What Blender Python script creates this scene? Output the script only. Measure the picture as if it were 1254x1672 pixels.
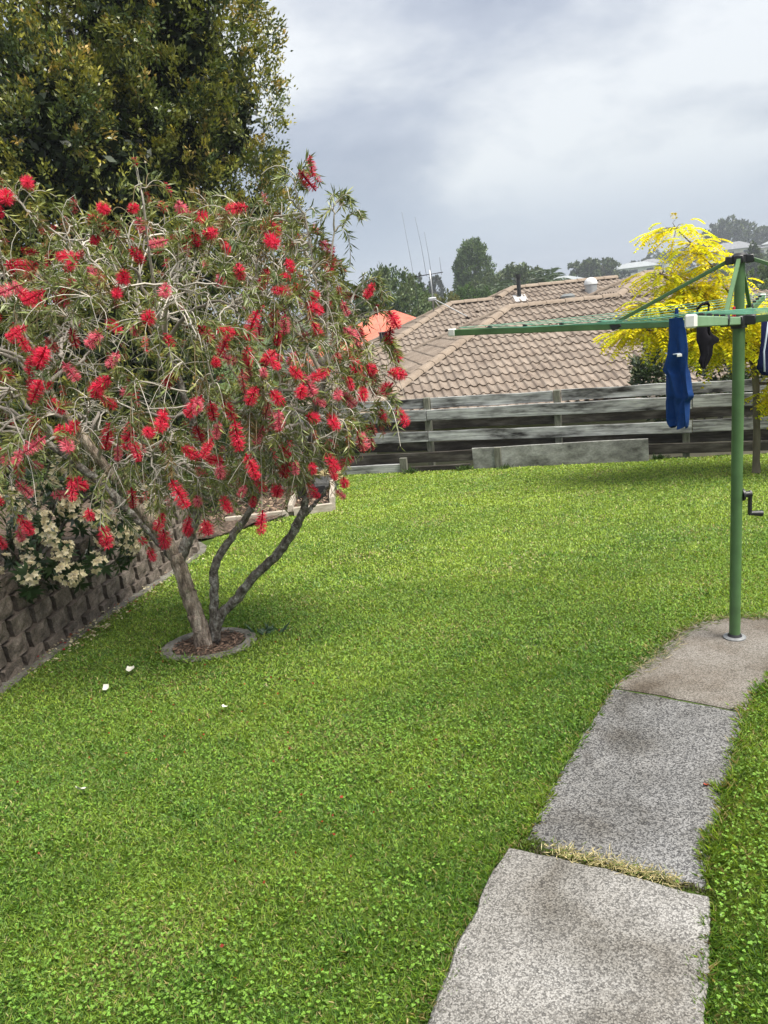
import bpy, bmesh, math, random
import numpy as np
from mathutils import Vector, Matrix

# ------------------------------------------------------------------ camera, sky, sun, exposure
for o in list(bpy.data.objects):
    bpy.data.objects.remove(o)
sc = bpy.context.scene
col = sc.collection
PI = math.pi
rad = math.radians
PITCH, ROLL, EYE = rad(14.46), rad(6.0), 1.7
SUN_EL, SUN_AZ = rad(60), rad(125)          # azimuth measured from +Y towards +X (behind right shoulder)
EXPOSURE = 2.32

cd = bpy.data.cameras.new('camera')
cam = bpy.data.objects.new('camera', cd)
col.objects.link(cam)
fw = Vector((0, math.cos(PITCH), -math.sin(PITCH)))
up0 = Vector((0, math.sin(PITCH), math.cos(PITCH)))
rt0 = Vector((1, 0, 0))
rt = rt0 * math.cos(ROLL) - up0 * math.sin(ROLL)
up = up0 * math.cos(ROLL) + rt0 * math.sin(ROLL)
m = Matrix.Identity(4)
for i in range(3):
    m[i][0], m[i][1], m[i][2] = rt[i], up[i], -fw[i]
m.translation = (0, 0, EYE)
cam.matrix_world = m
cd.sensor_fit = 'VERTICAL'
cd.sensor_height = 36
cd.lens = 36 * 1256 / 1672
cd.clip_start, cd.clip_end = 0.05, 5000
sc.camera = cam

w = bpy.data.worlds.new('World')
sc.world = w
w.use_nodes = True
nt = w.node_tree
nt.nodes.clear()
N = nt.nodes.new
L = nt.links.new
wo = N('ShaderNodeOutputWorld')
bg = N('ShaderNodeBackground')
bg.inputs['Strength'].default_value = 0.1
sky = N('ShaderNodeTexSky')
sky.sky_type = 'NISHITA'
sky.sun_disc = False
sky.sun_elevation = SUN_EL
sky.sun_rotation = SUN_AZ
tc = N('ShaderNodeTexCoord')
mp = N('ShaderNodeMapping')
mp.inputs['Scale'].default_value = (1.0, 1.0, 2.6)
mp.inputs['Location'].default_value = (3.17, 1.62, 0.75)
mp.inputs['Rotation'].default_value = (0, rad(-20), 0)
L(tc.outputs['Generated'], mp.inputs['Vector'])
nz = N('ShaderNodeTexNoise')
nz.noise_dimensions = '4D'
nz.inputs['W'].default_value = 42.5
nz.inputs['Scale'].default_value = 2.5
nz.inputs['Detail'].default_value = 7
nz.inputs['Roughness'].default_value = 0.56
nz.inputs['Distortion'].default_value = 0.25
L(mp.outputs['Vector'], nz.inputs['Vector'])
rp = N('ShaderNodeValToRGB')
cr = rp.color_ramp
cr.elements[0].position = 0.37
cr.elements[0].color = (0.40, 0.43, 0.50, 1)
cr.elements[1].position = 0.60
cr.elements[1].color = (0.88, 0.89, 0.88, 1)
e = cr.elements.new(0.45)
e.color = (0.51, 0.54, 0.60, 1)
e = cr.elements.new(0.53)
e.color = (0.71, 0.73, 0.75, 1)
L(nz.outputs['Fac'], rp.inputs['Fac'])
sep = N('ShaderNodeSeparateXYZ')
L(tc.outputs['Generated'], sep.inputs['Vector'])
# rain-grey band of cloud low over the horizon
mr = N('ShaderNodeMapRange')
mr.interpolation_type = 'SMOOTHSTEP'
mr.inputs['From Min'].default_value = 0.02
mr.inputs['From Max'].default_value = 0.17
mr.inputs['To Min'].default_value = 1.0
mr.inputs['To Max'].default_value = 0.0
L(sep.outputs['Z'], mr.inputs['Value'])
mixh = N('ShaderNodeMix')
mixh.data_type = 'RGBA'
L(mr.outputs['Result'], mixh.inputs['Factor'])
L(rp.outputs['Color'], mixh.inputs[6])
mixh.inputs[7].default_value = (0.37, 0.44, 0.60, 1)
# overcast dome: luminance grows evenly from horizon to zenith
cie = N('ShaderNodeMath')
cie.operation = 'MULTIPLY_ADD'
cie.inputs[1].default_value = 0.9
cie.inputs[2].default_value = 0.78
mx0 = N('ShaderNodeMath')
mx0.operation = 'MAXIMUM'
L(sep.outputs['Z'], mx0.inputs[0])
mx0.inputs[1].default_value = 0
L(mx0.outputs[0], cie.inputs[0])
sc10 = N('ShaderNodeVectorMath')
sc10.operation = 'SCALE'
L(mixh.outputs[2], sc10.inputs[0])
mul = N('ShaderNodeMath')
mul.operation = 'MULTIPLY'
L(cie.outputs[0], mul.inputs[0])
mul.inputs[1].default_value = 10.0 / 2 ** EXPOSURE
L(mul.outputs[0], sc10.inputs['Scale'])
mixs = N('ShaderNodeMix')
mixs.data_type = 'RGBA'
mixs.inputs['Factor'].default_value = 0.93
L(sky.outputs['Color'], mixs.inputs[6])
L(sc10.outputs['Vector'], mixs.inputs[7])
L(mixs.outputs[2], bg.inputs['Color'])
L(bg.outputs['Background'], wo.inputs['Surface'])

ld = bpy.data.lights.new('sun', 'SUN')
ld.energy = 1.5
ld.angle = rad(30)
ld.color = (1.0, 0.95, 0.86)
sun = bpy.data.objects.new('sun', ld)
col.objects.link(sun)
sdir = Vector((math.sin(SUN_AZ) * math.cos(SUN_EL), math.cos(SUN_AZ) * math.cos(SUN_EL), math.sin(SUN_EL)))
sun.rotation_euler = sdir.to_track_quat('Z', 'Y').to_euler()
sun.location = sdir * 50

sc.view_settings.view_transform = 'Standard'
sc.view_settings.look = 'None'
sc.view_settings.gamma = 1
sc.view_settings.use_curve_mapping = False
sc.view_settings.exposure = EXPOSURE
sc.render.engine = 'CYCLES'
sc.cycles.use_denoising = True
sc.cycles.max_bounces = 6
sc.cycles.diffuse_bounces = 3
sc.cycles.glossy_bounces = 2
sc.cycles.transmission_bounces = 4
sc.cycles.transparent_max_bounces = 4
sc.cycles.volume_bounces = 0

# ------------------------------------------------------------------ helpers
rng = np.random.default_rng(7)
random.seed(7)


def tag(o, label=None, cat=None, group=None, kind=None):
    if label: o['label'] = label
    if cat: o['category'] = cat
    if group: o['group'] = group
    if kind: o['kind'] = kind
    return o


def empty(name, loc=(0, 0, 0), rz=0):
    o = bpy.data.objects.new(name, None)
    o.location = loc
    o.rotation_euler = (0, 0, rz)
    o.empty_display_size = 0.1
    col.objects.link(o)
    return o


def link(name, me, parent=None, mat=None, loc=None, rot=None, scale=None, mtx=None):
    o = bpy.data.objects.new(name, me)
    col.objects.link(o)
    if mat is not None and len(me.materials) == 0:
        me.materials.append(mat)
    if parent is not None: o.parent = parent
    if loc is not None: o.location = loc
    if rot is not None: o.rotation_euler = rot
    if scale is not None: o.scale = scale
    if mtx is not None: o.matrix_basis = mtx
    return o


def np_mesh(name, V, F, mat=None, colors=None, smooth=False):
    """V (n,3), F (m,k) all faces with k corners; colors (n,3) per vertex."""
    V = np.ascontiguousarray(V, dtype=np.float32)
    F = np.ascontiguousarray(F, dtype=np.int32)
    me = bpy.data.meshes.new(name)
    k = F.shape[1]
    me.vertices.add(len(V))
    me.vertices.foreach_set('co', V.ravel())
    me.loops.add(F.size)
    me.loops.foreach_set('vertex_index', F.ravel())
    me.polygons.add(len(F))
    me.polygons.foreach_set('loop_start', np.arange(0, F.size, k, dtype=np.int32))
    me.polygons.foreach_set('loop_total', np.full(len(F), k, dtype=np.int32))
    if smooth:
        me.polygons.foreach_set('use_smooth', np.ones(len(F), dtype=bool))
    me.update(calc_edges=True)
    if colors is not None:
        a = me.color_attributes.new('col', 'FLOAT_COLOR', 'POINT')
        c = np.ones((len(V), 4), dtype=np.float32)
        c[:, :3] = colors
        a.data.foreach_set('color', c.ravel())
    if mat: me.materials.append(mat)
    return me


def bm_mesh(name, bm, mat=None, smooth=False):
    me = bpy.data.meshes.new(name)
    bm.normal_update()
    bm.to_mesh(me)
    bm.free()
    if smooth:
        me.polygons.foreach_set('use_smooth', np.ones(len(me.polygons), dtype=bool))
    if mat: me.materials.append(mat)
    return me


def add_box(bm, cx, cy, cz, sx, sy, sz, bevel=0.0, mtx=None):
    r = bmesh.ops.create_cube(bm, size=1)
    vs = r['verts']
    bmesh.ops.scale(bm, vec=(sx, sy, sz), verts=vs)
    if bevel > 0:
        es = list({e for v in vs for e in v.link_edges})
        rb = bmesh.ops.bevel(bm, geom=es, offset=bevel, segments=1, affect='EDGES', profile=0.5)
        vs = list({v for f in rb['faces'] for v in f.verts} | {v for v in vs if v.is_valid})
    bmesh.ops.translate(bm, vec=(cx, cy, cz), verts=vs)
    if mtx is not None: bmesh.ops.transform(bm, matrix=mtx, verts=vs)
    return vs


def nrm(a):
    return a / np.maximum(np.linalg.norm(a, axis=-1, keepdims=True), 1e-9)


class Geo:
    """collects tubes / tris, all quads, into one mesh"""
    def __init__(s):
        s.V, s.F, s.C, s.n = [], [], [], 0

    def tube(s, pts, rads, sides=6, color=None, cap=True, wob=0.0):
        pts = np.asarray(pts, float)
        rads = np.asarray(rads, float)
        n = len(pts)
        t = np.zeros_like(pts)
        t[1:-1] = pts[2:] - pts[:-2]
        t[0] = pts[1] - pts[0]
        t[-1] = pts[-1] - pts[-2]
        t = nrm(t)
        ref = np.array([0, 0, 1.0]) if abs(t[0][2]) < 0.9 else np.array([1.0, 0, 0])
        a = nrm(np.cross(t, ref))
        b = np.cross(t, a)
        th = np.arange(sides) * 2 * PI / sides
        rr = rads[:, None] * (1 + (wob * rng.standard_normal((n, sides)) if wob else 0))
        ring = pts[:, None, :] + (np.cos(th)[None, :, None] * a[:, None, :] + np.sin(th)[None, :, None] * b[:, None, :]) * (rr[..., None] if wob else rads[:, None, None])
        s.V.append(ring.reshape(-1, 3))
        i = np.arange(n - 1)[:, None]
        j = np.arange(sides)[None, :]
        j2 = (j + 1) % sides
        f = np.stack([i * sides + j, i * sides + j2, (i + 1) * sides + j2, (i + 1) * sides + j], -1).reshape(-1, 4) + s.n
        s.F.append(f)
        nv = n * sides
        if cap and sides >= 4:
            for base, fl in ((0, True), ((n - 1) * sides, False)):
                cidx = s.n + nv
                s.V.append((pts[0] if fl else pts[-1])[None])
                q = np.stack([np.full(sides, cidx), base + s.n + j[0], base + s.n + j2[0], np.full(sides, cidx)], -1)
                # quads with a doubled corner are invalid: use pairs instead
                q = np.array([[cidx, base + s.n + k0, base + s.n + (k0 + 1) % sides, base + s.n + (k0 + 2) % sides] for k0 in range(0, sides - 1, 2)])
                if fl: q = q[:, ::-1]
                s.F.append(q)
                nv += 1
        if color is not None:
            s.C.append(np.tile(np.asarray(color, float)[None], (nv, 1)))
        s.n += nv

    def quads(s, Q, color=None):
        """Q (m,4,3)"""
        Q = np.asarray(Q, float)
        m_ = len(Q)
        s.V.append(Q.reshape(-1, 3))
        s.F.append(np.arange(m_ * 4).reshape(-1, 4) + s.n)
        if color is not None:
            c = np.asarray(color, float)
            if c.ndim == 1: c = np.tile(c[None], (m_, 1))
            s.C.append(np.repeat(c, 4, axis=0))
        s.n += m_ * 4

    def mesh(s, name, mat, smooth=False):
        V = np.concatenate(s.V)
        F = np.concatenate(s.F)
        C = np.concatenate(s.C) if s.C else None
        return np_mesh(name, V, F, mat, C, smooth)


def leaf_quads(P, d, L_, W_, n=None, fold=0.0, curl=0.0):
    """kite shaped leaves: base P, axis d, length, width -> (m,4,3)"""
    P = np.asarray(P, float)
    d = nrm(np.asarray(d, float))
    if n is None: n = rng.standard_normal(P.shape)
    sd = nrm(np.cross(d, n))
    nn = np.cross(sd, d)
    L_ = np.broadcast_to(np.asarray(L_, float), (len(P),))[:, None]
    W_ = np.broadcast_to(np.asarray(W_, float), (len(P),))[:, None]
    mid = P + d * L_ * 0.45 + nn * L_ * curl * 0.4
    return np.stack([P, mid - sd * W_ * 0.5 + nn * W_ * fold, P + d * L_ - nn * L_ * curl * 0.2, mid + sd * W_ * 0.5 + nn * W_ * fold], 1)


def wave(x, y, s=1.0, ph=0.0):
    """smooth pseudo noise in about -1..1"""
    return (np.sin(1.3 * x * s + 2.1 * y * s + ph) + np.sin(-2.3 * x * s + 1.1 * y * s + 1.7 * ph + 1) + np.sin(0.7 * x * s - 3.1 * y * s + 0.6 * ph + 2)
            + 0.6 * np.sin(4.1 * x * s + 3.7 * y * s + 2.2 * ph) + 0.6 * np.sin(-5.3 * x * s + 4.4 * y * s + 0.9 * ph)) / 3.2


def lawn_z(x, y):
    t = np.asarray(y, float) - 2.0
    return -0.055 * 0.5 * (t + np.sqrt(t * t + 0.6))


def fence_y(x):
    return 10.87 - 0.41 * x


def vh(x, y, z=0.0):
    return (float(x), float(y), float(lawn_z(x, y) + z))


# ------------------------------------------------------------------ materials
MATS = {}


def mat_new(name):
    mt = bpy.data.materials.new(name)
    mt.use_nodes = True
    t = mt.node_tree
    b = t.nodes['Principled BSDF']
    return mt, t, b


def node(t, typ, **kw):
    n = t.nodes.new(typ)
    for k, v in kw.items():
        if k in n.inputs:
            n.inputs[k].default_value = v
        else:
            setattr(n, k, v)
    return n


def ramp(t, stops):
    r = t.nodes.new('ShaderNodeValToRGB')
    el = r.color_ramp.elements
    while len(el) > 1: el.remove(el[-1])
    el[0].position = stops[0][0]
    el[0].color = (*stops[0][1], 1)
    for p, c in stops[1:]:
        e = el.new(p)
        e.color = (*c, 1)
    return r


def mat_plain(name, c, rough=0.5, metal=0.0, spec=0.5, var=0.12, scale=12.0, bump=0.0):
    mt, t, b = mat_new(name)
    b.inputs['Roughness'].default_value = rough
    b.inputs['Metallic'].default_value = metal
    b.inputs['Specular IOR Level'].default_value = spec
    tcn = node(t, 'ShaderNodeTexCoord')
    nz = node(t, 'ShaderNodeTexNoise', Scale=scale, Detail=4.0, Roughness=0.6)
    t.links.new(tcn.outputs['Object'], nz.inputs['Vector'])
    r = ramp(t, [(0.25, tuple(max(0, x * (1 - var)) for x in c)), (0.75, tuple(min(1, x * (1 + var)) for x in c))])
    t.links.new(nz.outputs['Fac'], r.inputs['Fac'])
    t.links.new(r.outputs['Color'], b.inputs['Base Color'])
    if bump:
        bp = node(t, 'ShaderNodeBump', Strength=bump, Distance=0.01)
        t.links.new(nz.outputs['Fac'], bp.inputs['Height'])
        t.links.new(bp.outputs['Normal'], b.inputs['Normal'])
    return mt


def mat_leaf(name, rough=0.45, spec=0.35, trans=0.3, tint=(1.15, 1.1, 0.5)):
    """colour comes from the per-leaf 'col' attribute"""
    mt, t, b = mat_new(name)
    a = node(t, 'ShaderNodeAttribute', attribute_name='col')
    b.inputs['Roughness'].default_value = rough
    b.inputs['Specular IOR Level'].default_value = spec
    t.links.new(a.outputs['Color'], b.inputs['Base Color'])
    tr = node(t, 'ShaderNodeBsdfTranslucent')
    vm = node(t, 'ShaderNodeVectorMath', operation='MULTIPLY')
    vm.inputs[1].default_value = tint
    t.links.new(a.outputs['Color'], vm.inputs[0])
    t.links.new(vm.outputs['Vector'], tr.inputs['Color'])
    mx = node(t, 'ShaderNodeMixShader')
    mx.inputs['Fac'].default_value = trans
    t.links.new(b.outputs['BSDF'], mx.inputs[1])
    t.links.new(tr.outputs['BSDF'], mx.inputs[2])
    t.links.new(mx.outputs['Shader'], t.nodes['Material Output'].inputs['Surface'])
    return mt


def mat_noise2(name, stops, scale, rough=0.85, detail=6.0, nrough=0.6, coord='Object', vscale=(1, 1, 1), bump=0.3, bdist=0.01, spec=0.25, rand=True,
               fine=None, fine_amt=0.0, fvscale=None, objvar=0.0):
    mt, t, b = mat_new(name)
    b.inputs['Roughness'].default_value = rough
    b.inputs['Specular IOR Level'].default_value = spec
    tcn = node(t, 'ShaderNodeTexCoord')
    mpn = node(t, 'ShaderNodeMapping')
    mpn.inputs['Scale'].default_value = vscale
    src = tcn.outputs[coord]
    if rand:
        oi = node(t, 'ShaderNodeObjectInfo')
        ml = node(t, 'ShaderNodeMath', operation='MULTIPLY')
        ml.inputs[1].default_value = 37.0
        t.links.new(oi.outputs['Random'], ml.inputs[0])
        av = node(t, 'ShaderNodeVectorMath', operation='ADD')
        t.links.new(src, av.inputs[0])
        t.links.new(ml.outputs[0], av.inputs[1])
        src = av.outputs['Vector']
    t.links.new(src, mpn.inputs['Vector'])
    nz = node(t, 'ShaderNodeTexNoise', Scale=scale, Detail=detail, Roughness=nrough)
    t.links.new(mpn.outputs['Vector'], nz.inputs['Vector'])
    r = ramp(t, stops)
    t.links.new(nz.outputs['Fac'], r.inputs['Fac'])
    out = r.outputs['Color']
    h = nz.outputs['Fac']
    if fine:
        n2 = node(t, 'ShaderNodeTexNoise', Scale=fine, Detail=3.0, Roughness=0.7)
        mp2 = mpn
        if fvscale:
            mp2 = node(t, 'ShaderNodeMapping')
            mp2.inputs['Scale'].default_value = fvscale
            t.links.new(src, mp2.inputs['Vector'])
        t.links.new(mp2.outputs['Vector'], n2.inputs['Vector'])
        r2 = ramp(t, [(0.3, (1 - fine_amt,) * 3), (0.7, (1 + fine_amt,) * 3)])
        t.links.new(n2.outputs['Fac'], r2.inputs['Fac'])
        mm = node(t, 'ShaderNodeMix', data_type='RGBA', blend_type='MULTIPLY')
        mm.inputs['Factor'].default_value = 1
        t.links.new(out, mm.inputs[6])
        t.links.new(r2.outputs['Color'], mm.inputs[7])
        out = mm.outputs[2]
        h = n2.outputs['Fac']
    if objvar:
        ro = ramp(t, [(0.0, (1 - objvar, 1 - objvar, 1 - objvar)), (1.0, (1 + objvar, 1 + objvar * .9, 1 + objvar * .8))])
        t.links.new(oi.outputs['Random'], ro.inputs['Fac'])
        m3 = node(t, 'ShaderNodeMix', data_type='RGBA', blend_type='MULTIPLY')
        m3.inputs['Factor'].default_value = 1
        t.links.new(out, m3.inputs[6])
        t.links.new(ro.outputs['Color'], m3.inputs[7])
        out = m3.outputs[2]
    t.links.new(out, b.inputs['Base Color'])
    if bump:
        bp = node(t, 'ShaderNodeBump', Strength=bump, Distance=bdist)
        t.links.new(h, bp.inputs['Height'])
        t.links.new(bp.outputs['Normal'], b.inputs['Normal'])
    return mt


M_grass = mat_leaf('grass_blades', 0.42, 0.4, 0.32)
M_leaf = mat_leaf('foliage', 0.42, 0.4, 0.22)
M_gloss = mat_leaf('glossy_foliage', 0.28, 0.5, 0.18)
M_yellow = mat_leaf('yellow_foliage', 0.5, 0.25, 0.4, (1.05, 1.0, 0.5))
M_petal = mat_leaf('petals', 0.6, 0.2, 0.42, (1.05, 0.95, 0.95))
M_twig = mat_leaf('twigs', 0.8, 0.15, 0.0)
M_ground = mat_noise2('lawn_soil', [(0.3, (0.035, 0.055, 0.015)), (0.55, (0.06, 0.10, 0.022)), (0.75, (0.10, 0.12, 0.035))], 3.0, coord='Generated', vscale=(400, 400, 1), rand=False, fine=40.0, fine_amt=0.4)
M_bark = mat_noise2('papery_bark', [(0.34, (0.085, 0.062, 0.048)), (0.48, (0.26, 0.205, 0.16)), (0.66, (0.46, 0.39, 0.32))], 26.0, vscale=(1, 1, 0.35), bump=0.9, bdist=0.02, fine=70.0, fine_amt=.5)
M_darkbark = mat_noise2('lichen_bark', [(0.34, (0.06, 0.05, 0.04)), (0.50, (0.16, 0.14, 0.12)), (0.66, (0.36, 0.35, 0.315))], 34.0, vscale=(1, 1, 0.75), bump=0.9, bdist=0.02, fine=90.0, fine_amt=.5)
M_wood = mat_noise2('weathered_timber', [(0.33, (0.022, 0.021, 0.020)), (0.41, (0.15, 0.15, 0.148)), (0.52, (0.33, 0.335, 0.335)), (0.68, (0.50, 0.51, 0.505))], 2.2, vscale=(1.0, 4, 4), bump=0.6, bdist=0.004, fine=16.0, fine_amt=0.6, fvscale=(0.12, 5, 5))
M_wooddk = mat_noise2('dark_timber_and_gap_shade', [(0.3, (0.014, 0.012, 0.010)), (0.5, (0.042, 0.036, 0.030)), (0.72, (0.13, 0.12, 0.105))], 2.5, vscale=(1.0, 4, 4), bump=0.5, bdist=0.004, fine=14.0, fine_amt=0.4, fvscale=(0.18, 6, 6))  # dark brown timber, colour deepened further to paint shade into the fence gaps
M_post = mat_noise2('old_fence_post', [(0.3, (0.08, 0.078, 0.062)), (0.7, (0.22, 0.22, 0.18))], 9.0, vscale=(6, 6, 1), bump=0.4, bdist=0.004)
M_sheet = mat_noise2('stained_cement_board', [(0.28, (0.07, 0.068, 0.062)), (0.47, (0.22, 0.22, 0.205)), (0.66, (0.36, 0.36, 0.34))], 4.5, vscale=(1, 1, 1.6), bump=0.3, bdist=0.004, fine=30.0, fine_amt=0.25)
M_palewood = mat_noise2('pale_timber', [(0.3, (0.26, 0.22, 0.17)), (0.7, (0.52, 0.47, 0.40))], 8.0, vscale=(1, 5, 5), bump=0.3, bdist=0.003)
M_block = mat_noise2('split_face_block', [(0.30, (0.065, 0.053, 0.043)), (0.52, (0.14, 0.115, 0.094)), (0.72, (0.25, 0.21, 0.175))], 9.0, bump=0.7, bdist=0.012, fine=90.0, fine_amt=0.4)
M_conc = mat_noise2('old_concrete', [(0.3, (0.16, 0.145, 0.125)), (0.7, (0.32, 0.295, 0.26))], 6.0, bump=0.5, bdist=0.006, fine=70.0, fine_amt=0.3)
M_ringc = mat_noise2('mossy_concrete', [(0.3, (0.075, 0.07, 0.058)), (0.5, (0.15, 0.142, 0.12)), (0.72, (0.25, 0.235, 0.205))], 9.0, bump=0.6, bdist=0.008, fine=60.0, fine_amt=0.35)
M_tile = mat_noise2('concrete_roof_tile', [(0.28, (0.150, 0.118, 0.095)), (0.5, (0.222, 0.180, 0.146)), (0.72, (0.275, 0.230, 0.190))], 3.0, bump=0.3, bdist=0.004, fine=45.0, fine_amt=0.25, objvar=0.08)
M_cap = mat_noise2('ridge_cap', [(0.3, (0.20, 0.155, 0.118)), (0.7, (0.285, 0.23, 0.18))], 4.0, bump=0.3, bdist=0.004, fine=40.0, fine_amt=0.2)
M_mulch = mat_noise2('bark_mulch', [(0.3, (0.03, 0.02, 0.014)), (0.5, (0.085, 0.06, 0.045)), (0.7, (0.2, 0.15, 0.11))], 30.0, bump=1.0, bdist=0.02, coord='Object', rand=False)
M_green = mat_plain('green_powder_coat', (0.068, 0.140, 0.050), 0.5, var=0.28, scale=9)
M_ltgreen = mat_plain('faded_green_paint', (0.17, 0.29, 0.16), 0.5, var=0.10, scale=8)
M_line = mat_plain('green_plastic_line', (0.10, 0.30, 0.20), 0.4)
M_black = mat_plain('black_plastic', (0.018, 0.018, 0.02), 0.42)
M_white = mat_plain('white_plastic', (0.72, 0.71, 0.67), 0.45, var=0.08)
M_blue = mat_plain('blue_cotton', (0.010, 0.040, 0.15), 0.9, spec=0.15, var=0.2, scale=60, bump=0.2)
M_navy = mat_plain('navy_cotton', (0.008, 0.012, 0.045), 0.9, spec=0.15, var=0.2, scale=60)
M_blackcloth = mat_plain('black_cloth', (0.010, 0.009, 0.013), 0.9, spec=0.15)
M_piping = mat_plain('pale_piping', (0.55, 0.62, 0.72), 0.8)
M_purple = mat_plain('purple_peg', (0.28, 0.04, 0.36), 0.4)
M_red = mat_plain('red_peg', (0.55, 0.02, 0.05), 0.4)
M_metal = mat_plain('galvanised', (0.42, 0.43, 0.44), 0.45, metal=0.7)
M_flash = mat_plain('lead_flashing', (0.42, 0.42, 0.42), 0.6)
M_dome = mat_plain('grey_dome', (0.55, 0.56, 0.56), 0.35)


def mat_aggregate(name, dark, mid, light, scale, stain):
    mt, t, b = mat_new(name)
    b.inputs['Roughness'].default_value = 0.9
    b.inputs['Specular IOR Level'].default_value = 0.2
    tcn = node(t, 'ShaderNodeTexCoord')
    vo = node(t, 'ShaderNodeTexVoronoi', Scale=scale)
    dn = node(t, 'ShaderNodeTexNoise', Scale=scale * 0.6, Detail=2.0)
    t.links.new(tcn.outputs['Object'], dn.inputs['Vector'])
    ds = node(t, 'ShaderNodeVectorMath', operation='MULTIPLY_ADD')
    ds.inputs[1].default_value = (1.6 / scale,) * 3
    t.links.new(dn.outputs['Color'], ds.inputs[0])
    t.links.new(tcn.outputs['Object'], ds.inputs[2])
    t.links.new(ds.outputs['Vector'], vo.inputs['Vector'])
    r = ramp(t, [(0.0, dark), (0.34, mid), (0.62, light), (1.0, tuple(min(1, x * 1.15) for x in light))])
    sp = node(t, 'ShaderNodeSeparateColor')
    t.links.new(vo.outputs['Color'], sp.inputs['Color'])
    t.links.new(sp.outputs['Red'], r.inputs['Fac'])
    # mortar between stones
    r3 = ramp(t, [(0.0, (1, 1, 1)), (0.75, (0.92, 0.92, 0.92)), (1.0, (0.62, 0.61, 0.60))])
    mlv = node(t, 'ShaderNodeMath', operation='MULTIPLY')
    mlv.inputs[1].default_value = 1.5
    t.links.new(vo.outputs['Distance'], mlv.inputs[0])
    t.links.new(mlv.outputs[0], r3.inputs['Fac'])
    m1 = node(t, 'ShaderNodeMix', data_type='RGBA', blend_type='MULTIPLY')
    m1.inputs['Factor'].default_value = 1
    t.links.new(r.outputs['Color'], m1.inputs[6])
    t.links.new(r3.outputs['Color'], m1.inputs[7])
    n2 = node(t, 'ShaderNodeTexNoise', Scale=3.6, Detail=8.0, Roughness=0.68)
    t.links.new(tcn.outputs['Object'], n2.inputs['Vector'])
    r2 = ramp(t, [(0.32, stain), (0.6, (1, 1, 1))])
    t.links.new(n2.outputs['Fac'], r2.inputs['Fac'])
    m2 = node(t, 'ShaderNodeMix', data_type='RGBA', blend_type='MULTIPLY')
    m2.inputs['Factor'].default_value = 0.8
    t.links.new(m1.outputs[2], m2.inputs[6])
    t.links.new(r2.outputs['Color'], m2.inputs[7])
    # broad damp and dirty patches
    n4 = node(t, 'ShaderNodeTexNoise', Scale=1.7, Detail=6.0, Roughness=0.62, Distortion=0.6)
    t.links.new(tcn.outputs['Object'], n4.inputs['Vector'])
    r4 = ramp(t, [(0.36, (0.60, 0.57, 0.52)), (0.47, (0.90, 0.89, 0.87)), (0.62, (1.06, 1.06, 1.06))])
    t.links.new(n4.outputs['Fac'], r4.inputs['Fac'])
    m4 = node(t, 'ShaderNodeMix', data_type='RGBA', blend_type='MULTIPLY')
    m4.inputs['Factor'].default_value = 1.0
    t.links.new(m2.outputs[2], m4.inputs[6])
    t.links.new(r4.outputs['Color'], m4.inputs[7])
    t.links.new(m4.outputs[2], b.inputs['Base Color'])
    bp = node(t, 'ShaderNodeBump', Strength=0.35, Distance=0.003)
    t.links.new(vo.outputs['Distance'], bp.inputs['Height'])
    t.links.new(bp.outputs['Normal'], b.inputs['Normal'])
    return mt


M_agg_near = mat_aggregate('pale_exposed_aggregate', (0.115, 0.112, 0.108), (0.215, 0.209, 0.198), (0.335, 0.326, 0.31), 220, (0.55, 0.54, 0.52))
M_agg_mid = mat_aggregate('grey_exposed_aggregate', (0.06, 0.06, 0.062), (0.12, 0.12, 0.121), (0.25, 0.248, 0.245), 200, (0.55, 0.55, 0.54))
M_agg_pad = mat_aggregate('brown_concrete_pad', (0.13, 0.12, 0.105), (0.19, 0.175, 0.155), (0.27, 0.25, 0.225), 220, (0.62, 0.56, 0.50))

# ------------------------------------------------------------------ ground: one sheet to the horizon
WALL = [(-2.46, 2.2), (-2.36, 3.4), (-2.27, 4.2), (-2.13, 5.1), (-1.93, 6.1), (-1.80, 6.85)]


def wall_x(y):
    ys = np.array([p[1] for p in WALL])
    xs = np.array([p[0] for p in WALL])
    return np.interp(y, ys, xs)


def terrain_z(x, y):
    x = np.asarray(x, float)
    y = np.asarray(y, float)
    z = lawn_z(x, np.clip(y, -30, 12))
    beyond = np.clip((y - fence_y(np.clip(x, -12, 12)) - 0.15) / 0.8, 0, 1)
    far = -2.6 - 0.012 * np.clip(y - 12, 0, 60) + 0.0 * x
    # land rises again into the hillside on the right
    dist = np.hypot(x, y)
    azi = np.degrees(np.arctan2(x, np.maximum(y, 1e-3)))
    hill = np.clip((dist - 70) / 190, 0, 1)
    hill = hill * hill * (3 - 2 * hill)
    prof = np.interp(azi, [-180, -40, 2, 8, 13, 17, 20, 24, 28, 60, 180], [5.0, 5.0, 5.5, 5.5, 6.3, 7.0, 6.6, 8.8, 9.6, 10.5, 5.0])
    far = far + hill * prof + hill * 0.5 * np.sin(x * 0.05) * np.cos(y * 0.04)
    return z * (1 - beyond) + far * beyond


def axis(segs):
    out = []
    for a, b, n in segs: out += list(np.linspace(a, b, n, endpoint=False))
    out.append(segs[-1][1])
    return np.array(out)


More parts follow.
